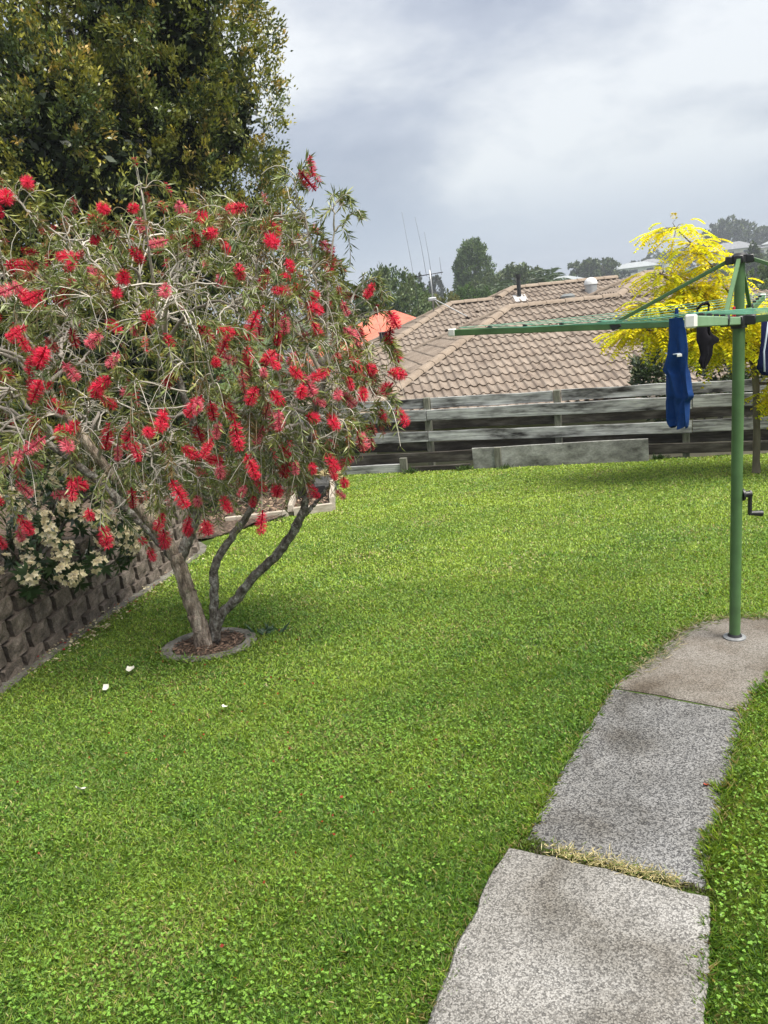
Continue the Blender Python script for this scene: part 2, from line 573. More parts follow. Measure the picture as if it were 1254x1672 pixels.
gx = axis([(-600, -300, 4), (-300, -40, 14), (-40, -8, 12), (-8, 8, 64), (8, 40, 20), (40, 300, 50), (300, 600, 6)])
gy = axis([(-120, -5, 8), (-5, 0, 8), (0, 14, 70), (14, 60, 24), (60, 400, 60), (400, 700, 6)])
X, Y = np.meshgrid(gx, gy)
Zt = terrain_z(X, Y)
V = np.stack([X.ravel(), Y.ravel(), Zt.ravel()], 1)
nx_, ny_ = len(gx), len(gy)
ii, jj = np.meshgrid(np.arange(ny_ - 1), np.arange(nx_ - 1), indexing='ij')
a = (ii * nx_ + jj).ravel()
F = np.stack([a, a + 1, a + 1 + nx_, a + nx_], 1)
mg, tg, bgd = mat_new('ground_soil_and_grass')
tcn = node(tg, 'ShaderNodeTexCoord')
n1 = node(tg, 'ShaderNodeTexNoise', Scale=0.9, Detail=8.0, Roughness=0.7)
tg.links.new(tcn.outputs['Object'], n1.inputs['Vector'])
r1 = ramp(tg, [(0.3, (0.030, 0.050, 0.010)), (0.5, (0.055, 0.09, 0.016)), (0.7, (0.09, 0.12, 0.025))])
tg.links.new(n1.outputs['Fac'], r1.inputs['Fac'])
tg.links.new(r1.outputs['Color'], bgd.inputs['Base Color'])
bgd.inputs['Roughness'].default_value = 1.0
bgd.inputs['Specular IOR Level'].default_value = 0.1
tag(link('ground', np_mesh('ground', V, F, mg, smooth=True)), kind='structure')

# ------------------------------------------------------------------ garden path of three concrete slabs
PATHS = [
    ('near', [(-0.34, 0.6), (-0.12, 1.25), (-0.022, 1.53), (0.07, 1.74), (0.19, 1.97), (0.285, 2.135), (0.33, 2.11), (0.56, 1.985), (0.815, 1.83), (0.745, 1.67), (0.632, 1.45), (0.50, 1.15), (0.24, 0.6)], M_agg_near, 0.022),
    ('mid', [(0.345, 2.165), (0.46, 2.38), (0.62, 2.66), (0.80, 2.95), (0.955, 3.19), (1.10, 3.085), (1.26, 2.955), (1.40, 2.845), (1.24, 2.58), (1.03, 2.23), (0.815, 1.872), (0.60, 2.01)], M_agg_mid, 0.008),
    ('pad', [(0.962, 3.203), (1.09, 3.33), (1.22, 3.46), (1.36, 3.62), (1.50, 3.77), (1.66, 3.87), (1.83, 3.89), (2.00, 3.84), (2.14, 3.72), (2.22, 3.56), (2.20, 3.40), (2.08, 3.28), (1.90, 3.22), (1.72, 3.17), (1.58, 3.06), (1.48, 2.94), (1.407, 2.853), (1.27, 2.962), (1.11, 3.092)], M_agg_pad, 0.012),
]


def slab_mesh(name, poly, mat, top, thick=0.07):
    bm = bmesh.new()
    pts = []
    for k in range(len(poly)):
        x0, y0 = poly[k]
        x1, y1 = poly[(k + 1) % len(poly)]
        n_ = max(1, int(math.hypot(x1 - x0, y1 - y0) / 0.05))
        for q in range(n_):
            f_ = q / n_
            pts.append((x0 + (x1 - x0) * f_ + random.uniform(-.006, .006), y0 + (y1 - y0) * f_ + random.uniform(-.006, .006)))
    cx = sum(p[0] for p in pts) / len(pts)
    cy = sum(p[1] for p in pts) / len(pts)
    inner, outer, low = [], [], []
    for x, y in pts:
        d_ = math.hypot(x - cx, y - cy)
        ix, iy = x + (cx - x) / d_ * 0.012, y + (cy - y) / d_ * 0.012
        inner.append(bm.verts.new((ix, iy, lawn_z(ix, iy) + top)))
        outer.append(bm.verts.new((x, y, lawn_z(x, y) + top - 0.008)))
        low.append(bm.verts.new((x, y, lawn_z(x, y) + top - thick)))
    n_ = len(pts)
    # top surface follows the lawn's fall: a fan of edges through an inner ring keeps it smooth
    f_ = bm.faces.new(inner)
    for k in range(n_):
        k2 = (k + 1) % n_
        bm.faces.new((outer[k], outer[k2], inner[k2], inner[k]))
        bm.faces.new((low[k], low[k2], outer[k2], outer[k]))
    bmesh.ops.triangulate(bm, faces=[f_], ngon_method='EAR_CLIP')
    bmesh.ops.recalc_face_normals(bm, faces=bm.faces)
    return bm_mesh(name, bm, mat)


path = empty('garden_path', vh(0.6, 2.4))
tag(path, kind='structure')
for nm, poly, mt, top in PATHS:
    o = link('slab', slab_mesh('slab', poly, mt, top))
    o.parent = path
    o.matrix_parent_inverse = Matrix.Translation(path.location).inverted()
    o['label'] = {'near': 'pale speckled exposed aggregate slab nearest the camera', 'mid': 'darker grey exposed aggregate slab in the middle', 'pad': 'smooth brownish concrete pad under the clothesline post'}[nm]


def in_poly(x, y, poly):
    ins = np.zeros(x.shape, bool)
    for k in range(len(poly)):
        x0, y0 = poly[k]
        x1, y1 = poly[(k + 1) % len(poly)]
        c = ((y0 > y) != (y1 > y)) & (x < (x1 - x0) * (y - y0) / (y1 - y0 + 1e-12) + x0)
        ins ^= c
    return ins


def grow(poly, d):
    c = np.mean(np.array(poly), 0)
    out = []
    for p in poly:
        v = np.array(p) - c
        out.append(tuple(np.array(p) + v / np.linalg.norm(v) * d))
    return out


RING = (-1.135, 4.33, 0.29)   # centre, outer radius of the tree ring
BED = [(-0.57, 8.2), (-0.60, 9.0), (-0.64, 9.9), (-0.62, 11.3), (-6, 12), (-6, 6.9), (-1.95, 7.15), (-1.65, 8.13), (-1.02, 8.17)]


def lawn_mask(x, y, pathgrow=0.0):
    ok = (y < fence_y(x) - 0.10) & (x > wall_x(y) + 0.085 + 0.02 * wave(x, y, 7.0, 3.0)) & ~((y > 6.85) & (x < -1.80 + (y - 6.85) * 0.1))
    for nm, poly, mt, top in PATHS:
        ok &= ~in_poly(x, y, grow(poly, pathgrow) if pathgrow else poly)
    if not pathgrow:
        creep = 0.022 + 0.020 * wave(x, y, 9.0, 2.0) + 0.012 * wave(x, y, 31.0, 1.0)
        inside = np.zeros(x.shape, bool)
        for nm, poly, mt, top in PATHS: inside |= in_poly(x, y, poly)
        base_ok = (y < fence_y(x) - 0.10) & (x > wall_x(y) + 0.085 + 0.02 * wave(x, y, 7.0, 3.0))
        seam = (np.abs((x - 0.285) * 0.305 / 0.53 + (y - 2.135)) < 0.09) & (x > 0.30) & (x < 0.86) | (np.abs((x - 0.955) * 0.345 / 0.445 + (y - 3.19)) < 0.07) & (x > 1.0) & (x < 1.37)
        ok |= base_ok & inside & ~seam & (path_dist(x, y) < creep)
    ok &= np.hypot(x - RING[0], (y - RING[1]) / 0.94) > RING[2] - 0.012 - 0.045 * np.clip((RING[1] - y) / RING[2], 0, 1) - 0.012 * wave(x, y, 12.0, .5)
    ok &= ~in_poly(x, y, BED)
    return ok


def seam_mask(x, y):
    return ((np.abs((x - 0.315) * 0.305 / 0.53 + (y - 2.15)) < 0.035) & (x > 0.34) & (x < 0.83)) | ((np.abs((x - 0.955) * 0.345 / 0.445 + (y - 3.195)) < 0.02) & (x > 0.98) & (x < 1.40))


def path_dist(x, y):
    d = np.full(x.shape, 9.0)
    for nm, poly, mt, top in PATHS:
        P = np.array(poly)
        Q = np.roll(P, -1, 0)
        for (x0, y0), (x1, y1) in zip(P, Q):
            t = np.clip(((x - x0) * (x1 - x0) + (y - y0) * (y1 - y0)) / ((x1 - x0) ** 2 + (y1 - y0) ** 2), 0, 1)
            d = np.minimum(d, np.hypot(x - x0 - t * (x1 - x0), y - y0 - t * (y1 - y0)))
    return d


# ------------------------------------------------------------------ lawn grass
def grass(y0, y1, dens, wid, segs):
    A = (y1 - y0) * (0.56 * (y0 + y1) + 2.0)
    n = int(A * dens)
    y = rng.uniform(y0, y1, n)
    x = rng.uniform(-1, 1, n) * (0.56 * y + 1.0)
    k = lawn_mask(x, y) & ~seam_mask(x, y)
    x, y = x[k], y[k]
    n = len(x)
    pd = path_dist(x, y)
    fd = np.minimum(fence_y(x) - y, 9)
    rd = np.hypot(x - RING[0], y - RING[1]) - RING[2]
    tall = 1 + 0.55 * np.exp(-pd / 0.05) + 1.2 * np.exp(-fd / 0.14) + 0.8 * np.exp(-np.maximum(rd, 0) / 0.05)
    right = (x > 0.55 * y - 0.25) & (y < 3.0)
    tall *= np.where(right, 1.2, 1.0)
    clump = wave(x, y, 2.3, 0.4) * 0.5 + wave(x, y, 7.0, 2.0) * 0.5
    h = rng.uniform(0.012, 0.028, n) * tall * (1 + 0.25 * clump)
    h *= np.where(wave(x, y, 2.9, 7.0) + 0.5 * wave(x, y, 9.0, 2.0) > 0.72, 1.2, 1.0)
    th = rng.uniform(0, 2 * PI, n)
    lean = rng.uniform(0.25, 1.15, n)
    # blades next to the path fall over its edge
    dirx, diry = np.cos(th), np.sin(th)
    base = np.stack([x, y, lawn_z(x, y) - 0.003], 1)
    d = np.stack([dirx * np.sin(lean), diry * np.sin(lean), np.cos(lean)], 1)
    d2 = nrm(d + np.stack([dirx, diry, -0.5 * np.ones(n)], 1) * rng.uniform(0.15, 0.8, n)[:, None])
    sd = np.stack([-diry, dirx, np.zeros(n)], 1) * (wid * rng.uniform(0.7, 1.3, n) * 0.5)[:, None]
    # twist of the blade
    tw = rng.uniform(-0.7, 0.7, n)[:, None]
    sd = sd * np.cos(tw) + np.cross(d, sd) * np.sin(tw)
    mid = base + d * (h * 0.55)[:, None]
    tip = mid + d2 * (h * 0.6)[:, None]
    patch = wave(x, y, 1.1, 1.0) * 0.65 + wave(x, y, 3.1, 3.0) * 0.45 + wave(x, y, 8.0, 1.0) * 0.3
    ynorm = np.clip((y - 2.5) / 5.5, 0, 1)
    g1 = np.array([0.088, 0.205, 0.024])
    g2 = np.array([0.330, 0.445, 0.055])
    g3 = np.array([0.42, 0.36, 0.15])
    f_ = np.clip(0.34 + 0.34 * patch + 0.42 * ynorm + rng.normal(0, 0.22, n), 0, 1)
    c = g1[None] * (1 - f_)[:, None] + g2[None] * f_[:, None]
    tuft = (wave(x, y, 2.9, 7.0) + 0.5 * wave(x, y, 9.0, 2.0) + rng.normal(0, .25, n)) > 0.72
    tuft &= rng.random(n) < 0.5
    c[tuft] = np.array([0.115, 0.235, 0.038]) * rng.uniform(.7, 1.4, (tuft.sum(), 1))
    dry = rng.random(n) < np.clip(0.05 + 0.22 * np.clip(-wave(x, y, 2.0, 5.0) - 0.35, 0, 1) + 0.12 * np.exp(-pd / 0.03), 0, 1)
    c[dry] = g3 * rng.uniform(0.6, 1.15, (dry.sum(), 1))
    c *= rng.uniform(0.55, 1.35, (n, 1))
    c = np.clip(c, 0, 1)
    if segs == 2:
        V = np.stack([base, mid + sd, tip, mid - sd], 1)
        o = np.arange(n)[:, None] * 4
        F = np.concatenate([o + np.array([[0, 1, 2]]), o + np.array([[0, 2, 3]])])
        C = np.repeat(c, 4, 0)
    else:
        V = np.stack([base - sd, base + sd, mid * 0.3 + tip * 0.7], 1)
        F = (np.arange(n)[:, None] * 3 + np.array([[0, 1, 2]]))
        C = np.repeat(c, 3, 0)
    return V.reshape(-1, 3), F, C


parts = [grass(1.0, 2.4, 50000, 0.0028, 2), grass(2.4, 3.6, 27000, 0.0036, 2), grass(3.6, 5.2, 12500, 0.0054, 2), grass(5.2, 7.6, 9500, 0.013, 1), grass(7.6, 13.0, 6000, 0.018, 1)]
off = 0
VV, FF, CC = [], [], []
for v_, f_, c_ in parts:
    VV.append(v_)
    FF.append(f_ + off)
    CC.append(c_)
    off += len(v_)
tag(link('grass', np_mesh('grass', np.concatenate(VV), np.concatenate(FF), M_grass, np.concatenate(CC))), 'short mown green lawn grass covering the back yard', 'grass', kind='stuff')


def clover():
    y = rng.uniform(1.1, 5.0, 110000)
    x = rng.uniform(-1, 1, 110000) * (0.56 * y + 0.6)
    k = lawn_mask(x, y, 0.02) & (wave(x, y, 1.7, 4.0) + 0.5 * wave(x, y, 5.0, 1.0) + rng.normal(0, .7, 110000) > 0.2)
    x, y = x[k][:15000], y[k][:15000]
    n = len(x)
    r = rng.uniform(0.0036, 0.0064, n)
    h = rng.uniform(0.014, 0.030, n)
    th0 = rng.uniform(0, 2 * PI, n)
    tilt = rng.normal(0, 0.25, (n, 2))
    Q, C = [], []
    g = np.array([0.14, 0.275, 0.04])[None] * rng.uniform(0.75, 1.6, (n, 1)) * np.array([[1, 1, 1]]) + rng.uniform(0, .03, (n, 1)) * np.array([[1, .8, 0]])
    for k in range(3):
        th = th0 + k * 2 * PI / 3
        d = np.stack([np.cos(th), np.sin(th), tilt[:, 0] * np.cos(th) + tilt[:, 1] * np.sin(th) + 0.1], 1)
        P = np.stack([x, y, lawn_z(x, y) + h], 1)
        Q.append(leaf_quads(P, d, r * 1.15, r * 1.2, n=np.tile([[0, 0, 1.0]], (n, 1)), fold=0.12))
        C.append(g)
    G = Geo()
    G.quads(np.concatenate(Q), np.concatenate(C))
    return G.mesh('clover', M_grass)


tag(link('clover', clover()), 'small round clover leaves scattered through the near lawn', 'clover', kind='stuff')


def straw():
    # dry grass caught in the joint between the slabs, and loose dead bits along the path edge
    n = 1000
    t = rng.random(n)
    x = 0.42 + 0.33 * t + rng.normal(0, 0.012, n)
    y = 2.10 - 0.20 * t + rng.normal(0, 0.017, n)
    P = np.stack([x, y, lawn_z(x, y) + 0.012 + rng.random(n) * 0.012], 1)
    th = rng.uniform(0, 2 * PI, n)
    d = np.stack([np.cos(th), np.sin(th), rng.uniform(-0.1, 0.7, n)], 1)
    G = Geo()
    c = np.array([0.55, 0.47, 0.24])[None] * rng.uniform(0.6, 1.25, (n, 1))
    gr = rng.random(n) < 0.25
    c[gr] = np.array([0.13, 0.18, 0.03])
    G.quads(leaf_quads(P, d, rng.uniform(0.012, 0.034, n), 0.0024), c)
    # moss at the ends of the joint
    for cx, cy, m_ in ((0.37, 2.14, 260), (0.84, 1.83, 260)):
        P = np.stack([cx + rng.normal(0, .022, m_), cy + rng.normal(0, .013, m_), np.zeros(m_)], 1)
        P[:, 2] = lawn_z(P[:, 0], P[:, 1]) + 0.012
        d = rng.normal(0, 1, (m_, 3)) + np.array([0, 0, 1.2])
        G.quads(leaf_quads(P, d, 0.013, 0.004), np.array([0.09, 0.13, 0.02])[None] * rng.uniform(0.7, 1.4, (m_, 1)))
    m_ = 1300
    t = rng.random(m_)
    P = np.stack([0.315 + 0.53 * t + rng.normal(0, .010, m_), 2.152 - 0.305 * t + rng.normal(0, .011, m_), np.zeros(m_)], 1)
    P[:, 2] = lawn_z(P[:, 0], P[:, 1]) + 0.002
    d = rng.normal(0, 1, (m_, 3)) + np.array([0, 0, 1.2])
    mc = np.where(rng.random((m_, 1)) < .55, np.array([[0.10, 0.085, 0.06]]), np.array([[0.10, 0.14, 0.025]]))
    G.quads(leaf_quads(P, d, rng.uniform(.008, .02, m_), 0.005), mc * rng.uniform(0.6, 1.4, (m_, 1)))
    # runners and dead bits trailing over the pad edge
    n = 700
    k = 0
    px = rng.uniform(1.1, 2.05, 9000)
    py = rng.uniform(3.3, 4.0, 9000)
    pd = path_dist(px, py)
    inside = in_poly(px, py, PATHS[2][1])
    sel = np.where(inside & (pd < 0.09 * rng.random(9000)))[0][:n]
    P = np.stack([px[sel], py[sel], lawn_z(px[sel], py[sel]) + 0.016], 1)
    th = rng.uniform(0, 2 * PI, len(sel))
    d = np.stack([np.cos(th), np.sin(th), rng.uniform(0, 0.5, len(sel))], 1)
    cc = np.where(rng.random((len(sel), 1)) < 0.5, np.array([[0.30, 0.26, 0.14]]), np.array([[0.10, 0.16, 0.04]])) * rng.uniform(0.7, 1.2, (len(sel), 1))
    G.quads(leaf_quads(P, d, rng.uniform(0.02, 0.07, len(sel)), 0.0035), cc)
    return G.mesh('dry_grass', M_grass)


tag(link('dry_grass', straw()), 'dry straw coloured grass in the joint between the path slabs', 'dry grass', kind='stuff')

# ------------------------------------------------------------------ retaining wall of split-face blocks, raised bed soil, mowing strip
BH, BW, BP, COURSES = 0.118, 0.185, 0.232, 5


def block_mesh(seed):
    r = np.random.default_rng(seed)
    bm = bmesh.new()
    # front face grid (local x along wall, y outward, z up); sides taper inwards to leave the notched gaps
    nxg, nzg = 6, 5
    hw = BW / 2
    grid = []
    for j in range(nzg):
        row = []
        for i in range(nxg):
            u, v = i / (nxg - 1), j / (nzg - 1)
            edge = min(u, 1 - u, v, 1 - v)
            yy = 0.055 + (0.005 * r.normal() if edge > 0 else 0.0025 * r.normal() - 0.003)
            row.append(bm.verts.new(((u - .5) * BW + (r.normal() * .005 if 0 < u < 1 else r.normal() * .0015), yy, v * (BH - 0.006) + (r.normal() * .004 if 0 < v < 1 else 0))))
        grid.append(row)
    for j in range(nzg - 1):
        for i in range(nxg - 1):
            bm.faces.new((grid[j][i + 1], grid[j][i], grid[j + 1][i], grid[j + 1][i + 1]))
    # back edge loop
    b00 = bm.verts.new((-hw * 0.72, -0.16, 0))
    b10 = bm.verts.new((hw * 0.72, -0.16, 0))
    b01 = bm.verts.new((-hw * 0.72, -0.16, BH - .006))
    b11 = bm.verts.new((hw * 0.72, -0.16, BH - .006))
    bm.faces.new([grid[-1][i] for i in range(nxg)][::-1] + [b01, b11])
    bm.faces.new([grid[0][i] for i in range(nxg)] + [b10, b00])
    bm.faces.new([grid[j][0] for j in range(nzg)] + [b01, b00])
    bm.faces.new([grid[j][-1] for j in range(nzg)][::-1] + [b10, b11])
    bm.faces.new((b00, b01, b11, b10))
    bmesh.ops.recalc_face_normals(bm, faces=bm.faces)
    return bm_mesh('block', bm, M_block)


blocks = [block_mesh(100 + i) for i in range(7)]
# polyline of the wall with its rounded end
wl = [Vector((x, y)) for x, y in WALL]
end_c = Vector((-2.35, 6.85))
for k in range(1, 8):
    a_ = k / 7 * PI * 0.55
    wl.append(Vector((-2.35 + 0.55 * math.cos(a_), 6.85 + 0.55 * math.sin(a_))))
wl.append(Vector((-4.2, 7.5)))
seg = [(wl[i + 1] - wl[i]).length for i in range(len(wl) - 1)]


def along(s):
    for i, l_ in enumerate(seg):
        if s <= l_ or i == len(seg) - 1:
            d_ = (wl[i + 1] - wl[i]).normalized()
            return wl[i] + d_ * s, d_
        s -= l_


wall = empty('retaining_wall', vh(-2.3, 4.2))
tag(wall, 'low curved retaining wall of brown split-face concrete blocks', 'wall')
wi = wall.matrix_basis.inverted()
total = sum(seg)
for c in range(COURSES):
    s = 0.10 + (BP / 2 if c % 2 else 0)
    while s < total - 0.1:
        p, d_ = along(s)
        nrml = Vector((d_.y, -d_.x))
        if c == COURSES - 1 and s > 5.4: break
        setback = 0.020 * c
        base = lawn_z(p.x, p.y) - 0.03 + c * BH
        pos = Vector((p.x - nrml.x * setback, p.y - nrml.y * setback, base))
        ang = math.atan2(d_.y, d_.x)
        slope = math.atan(-0.05 * d_.y)
        # local y must point outwards (to the lawn, +x side)
        mtx = Matrix.Translation(pos) @ Matrix.Rotation(ang + PI, 4, 'Z') @ Matrix.Rotation(-slope, 4, 'Y')
        mtx = mtx @ Matrix.Diagonal((1, 1, 1, 1))
        o = link('block', random.choice(blocks), wall)
        o.matrix_basis = Matrix.Translation(-wall.location) @ mtx
        s += BP * random.uniform(0.985, 1.015)
# the darker backing core of the wall, seen in the gaps
bm = bmesh.new()
prev = None
for k in range(41):
    p, d_ = along(total * k / 40)
    nrml = Vector((d_.y, -d_.x))
    q = p - nrml * 0.085
    z0 = lawn_z(p.x, p.y)
    hh = COURSES * BH - 0.045 if total * k / 40 < 5.3 else (COURSES - 1) * BH - 0.045
    vs = [bm.verts.new((q.x, q.y, z0 - 0.1)), bm.verts.new((q.x, q.y, z0 + hh - 0.03)), bm.verts.new((q.x - nrml.x * .2, q.y - nrml.y * .2, z0 + hh - 0.03))]
    if prev:
        for i in range(2): bm.faces.new((prev[i], vs[i], vs[i + 1], prev[i + 1]))
    prev = vs
o = link('core', bm_mesh('core', bm, M_block), wall)
o.matrix_basis = Matrix.Translation(-wall.location)

# soil of the raised garden behind the wall
bm = bmesh.new()
rows = []
for k in range(30):
    p, d_ = along(total * k / 29)
    nrml = Vector((d_.y, -d_.x))
    hh = COURSES * BH - 0.05 if total * k / 29 < 5.3 else (COURSES - 1) * BH - 0.05
    row = []
    for j in range(10):
        dd = 0.10 + j * 0.5
        q = p - nrml * dd
        q = Vector((min(q.x, p.x - 0.1), q.y))
        row.append(bm.verts.new((q.x, q.y, lawn_z(p.x, p.y) + hh + 0.015 * random.uniform(-1, 1) + 0.04 * j)))
    rows.append(row)
for k in range(29):
    for j in range(9):
        bm.faces.new((rows[k][j], rows[k + 1][j], rows[k + 1][j + 1], rows[k][j + 1]))
tag(link('garden_bed', bm_mesh('garden_bed', bm, M_mulch, True)), kind='structure')

# concrete mowing strip at the foot of the wall
bm = bmesh.new()
prev = None
for k in range(60):
    p, d_ = along((total - 2.2) * k / 59)
    nrml = Vector((d_.y, -d_.x))
    z0 = lawn_z(p.x, p.y)
    wdt = 0.118 + random.uniform(-.008, .008)
    a_, b_ = p + nrml * 0.02, p + nrml * wdt
    vs = [bm.verts.new((a_.x, a_.y, z0 + 0.012)), bm.verts.new((b_.x, b_.y, z0 + 0.010 + random.uniform(-.003, .003))), bm.verts.new((b_.x, b_.y, z0 - 0.05))]
    if prev:
        for i in range(2): bm.faces.new((prev[i], prev[i + 1], vs[i + 1], vs[i]))
    prev = vs
bmesh.ops.recalc_face_normals(bm, faces=bm.faces)
tag(link('mowing_strip', bm_mesh('mowing_strip', bm, M_ringc)), kind='structure')

# ------------------------------------------------------------------ mulch bed beyond the wall, timber edging, rock
bm = bmesh.new()
vs = [bm.verts.new((x, y, lawn_z(x, y) + 0.025)) for x, y in BED]
f_ = bm.faces.new(vs)
bmesh.ops.triangulate(bm, faces=[f_])
for _ in range(3): bmesh.ops.subdivide_edges(bm, edges=bm.edges, cuts=1, use_grid_fill=True)
for v in bm.verts: v.co.z = lawn_z(v.co.x, v.co.y) + 0.02 + random.uniform(-.01, .03)
mbed = tag(link('mulch_bed', bm_mesh('mulch_bed', bm, M_mulch, True)), kind='structure')
n = 5200
P = np.stack([rng.uniform(-3.2, -0.6, n), rng.uniform(7.4, 10.8, n), np.zeros(n)], 1)
P = P[in_poly(P[:, 0], P[:, 1], BED)]
n = len(P)
P[:, 2] = lawn_z(P[:, 0], P[:, 1]) + rng.uniform(.02, .06, n)
cc = np.array([0.20, 0.14, 0.10])[None] * rng.uniform(0.3, 2.0, (n, 1))
gr_ = rng.random(n) < .12
cc[gr_] = np.array([0.08, 0.15, 0.03])
G = Geo()
G.quads(leaf_quads(P, np.concatenate([rng.normal(0, 1, (n, 2)), np.abs(rng.normal(0, .35, (n, 1)))], 1), rng.uniform(.03, .08, n), rng.uniform(.012, .03, n), n=np.tile([[0, 0, 1.]], (n, 1)) + rng.normal(0, .4, (n, 3))), cc)
o = link('leaf_litter', G.mesh('leaf_litter', M_twig), mbed)
o['kind'] = 'stuff'


def board_mesh(l_, h_, t_, mat, warp=0.004):
    """board along local x, thickness y, height z (centred)"""
    bm = bmesh.new()
    n_ = max(2, int(l_ / 0.35))
    rings = []
    for i in range(n_ + 1):
        x = -l_ / 2 + l_ * i / n_
        dz0, dz1, dy = random.uniform(-warp, warp), random.uniform(-warp, warp), random.uniform(-warp, warp) * 0.7
        b_ = 0.004
        prof = [(-t_ / 2, -h_ / 2 + b_), (-t_ / 2, h_ / 2 - b_), (-t_ / 2 + b_, h_ / 2), (t_ / 2 - b_, h_ / 2), (t_ / 2, h_ / 2 - b_), (t_ / 2, -h_ / 2 + b_), (t_ / 2 - b_, -h_ / 2), (-t_ / 2 + b_, -h_ / 2)]
        rings.append([bm.verts.new((x, y + dy, z + (dz1 if z > 0 else dz0))) for y, z in prof])
    for i in range(n_):
        for k in range(8):
            bm.faces.new((rings[i][k], rings[i][(k + 1) % 8], rings[i + 1][(k + 1) % 8], rings[i + 1][k]))
    bm.faces.new(rings[0][::-1])
    bm.faces.new(rings[-1])
    bmesh.ops.recalc_face_normals(bm, faces=bm.faces)
    return bm_mesh('board', bm, mat)


def board_between(name, p, q, h_, t_, mat, parent=None, z=None, warp=0.004):
    p, q = Vector(p), Vector(q)
    d_ = q - p
    me = board_mesh(d_.length, h_, t_, mat, warp)
    ang = math.atan2(d_.y, d_.x)
    sl = math.atan2(d_.z, math.hypot(d_.x, d_.y))
    mtx = Matrix.Translation((p + q) / 2) @ Matrix.Rotation(ang, 4, 'Z') @ Matrix.Rotation(-sl, 4, 'Y')
    o = link(name, me)
    if parent is not None:
        o.parent = parent
        mtx = parent.matrix_basis.inverted() @ mtx
    o.matrix_basis = mtx
    return o


edge = empty('timber_edging', vh(-1.0, 8.18))
tag(edge, 'pale timber garden edging around the mulch bed by the lawn', 'edging')
board_between('board', vh(-1.72, 8.11, 0.02), vh(-1.04, 8.155, 0.02), 0.11, 0.045, M_palewood, edge)
board_between('board', vh(-0.98, 8.17, 0.035), vh(-0.56, 8.21, 0.035), 0.10, 0.05, M_palewood, edge)
board_between('board', vh(-0.555, 8.24, 0.065), vh(-0.62, 9.75, 0.065), 0.17, 0.055, M_palewood, edge)
board_between('board', vh(-1.02, 8.20, 0.05), vh(-1.06, 9.2, 0.05), 0.13, 0.05, M_palewood, edge)
board_between('board', vh(-0.66, 8.9, 0.09), vh(-1.0, 8.92, 0.09), 0.20, 0.03, M_black, edge)


def rock_mesh(name, r, seed, mat, sq=(1, 1, 0.7)):
    bm = bmesh.new()
    bmesh.ops.create_icosphere(bm, subdivisions=3, radius=r)
    rg = np.random.default_rng(seed)
    ph = rg.uniform(0, 6, 6)
    for v in bm.verts:
        n_ = v.co.normalized()
        k = 1 + 0.14 * math.sin(3 * n_.x + ph[0]) + 0.12 * math.sin(4 * n_.y + ph[1] + 2 * n_.z) + 0.08 * math.sin(7 * n_.z + ph[2]) + rg.normal() * 0.018
        v.co = Vector((n_.x * sq[0], n_.y * sq[1], n_.z * sq[2])) * r * k
    return bm_mesh(name, bm, mat)


M_rock = mat_noise2('sandstone', [(0.3, (0.30, 0.22, 0.10)), (0.6, (0.50, 0.42, 0.24)), (0.8, (0.6, 0.54, 0.4))], 6.0, bump=0.8, bdist=0.02)
M_rockd = mat_noise2('dark_rock', [(0.3, (0.03, 0.03, 0.03)), (0.7, (0.12, 0.12, 0.115))], 6.0, bump=0.8, bdist=0.02)
o = link('rock', rock_mesh('rock', 0.17, 3, M_rock, (1.2, 0.9, 0.6)), loc=vh(-0.70, 9.95, 0.14))
tag(o, 'yellowish sandstone rock at the back corner of the garden bed', 'rock')
o = link('rock', rock_mesh('rock', 0.15, 5, M_rockd, (1.0, 0.9, 0.8)), loc=vh(-0.72, 9.55, 0.08))
tag(o, 'dark rounded rock just in front of the yellowish one', 'rock')

# ------------------------------------------------------------------ timber paling fence
TOPZ = 0.515
FX = [-2.4, -0.85, 0.74, 2.37, 3.80, 5.25, 6.7]
fa = math.atan(-0.41)
fence = empty('timber_fence', vh(2.37, fence_y(2.37)))
tag(fence, 'low weathered grey timber fence of horizontal boards along the yard', 'fence')
fn = Vector((math.sin(fa), -math.cos(fa), 0)).normalized()   # towards the camera


def fpt(x, z, off):
    return Vector((x, fence_y(x), z)) + fn * off


for x in FX:
    bm = bmesh.new()
    zb = lawn_z(x, fence_y(x)) - 0.3
    add_box(bm, 0, 0, (TOPZ + 0.005 + zb) / 2, 0.085, 0.085, TOPZ + 0.005 - zb, 0.006)
    o = link('post', bm_mesh('post', bm, M_post), fence)
    o.matrix_basis = fence.matrix_basis.inverted() @ Matrix.Translation((x, fence_y(x), 0)) @ Matrix.Rotation(fa, 4, 'Z')
# (z0, z1, front?)
levels = [(0.368, 0.512, False), (0.205, 0.362, True), (0.068, 0.196, False), (-0.082, 0.063, True), (-0.235, -0.095, False)]
for li, (z0, z1, front) in enumerate(levels):
    if front:
        spans = [(-2.46, 0.735), (0.745, 3.86), (3.87, 6.78)] if li == 1 else [(-2.46, -0.80), (-0.79, 0.735), (0.745, 3.86), (3.87, 6.78)]
        off_ = 0.058
    else:
        spans = [(FX[i] + (0.03 if i else -0.06), FX[i + 1] - 0.0) for i in range(len(FX) - 1)]
        off_ = -0.061
        if li == 0: off_ = -0.012
    for a_, b_ in spans:
        if li == 0:
            a_, b_ = a_ + 0.02, b_ - 0.05
        sag = random.uniform(-.008, .008)
        board_between('board', fpt(a_, (z0 + z1) / 2 + random.uniform(-.006, .006), off_), fpt(b_, (z0 + z1) / 2 + random.uniform(-.006, .006) + sag, off_), z1 - z0 - 0.004, 0.026,
                      M_wood if (li < 4 and not (li == 2)) else M_wooddk, fence, warp=0.006)  # lower rear boards get the darker timber, so gap shade is in their colour
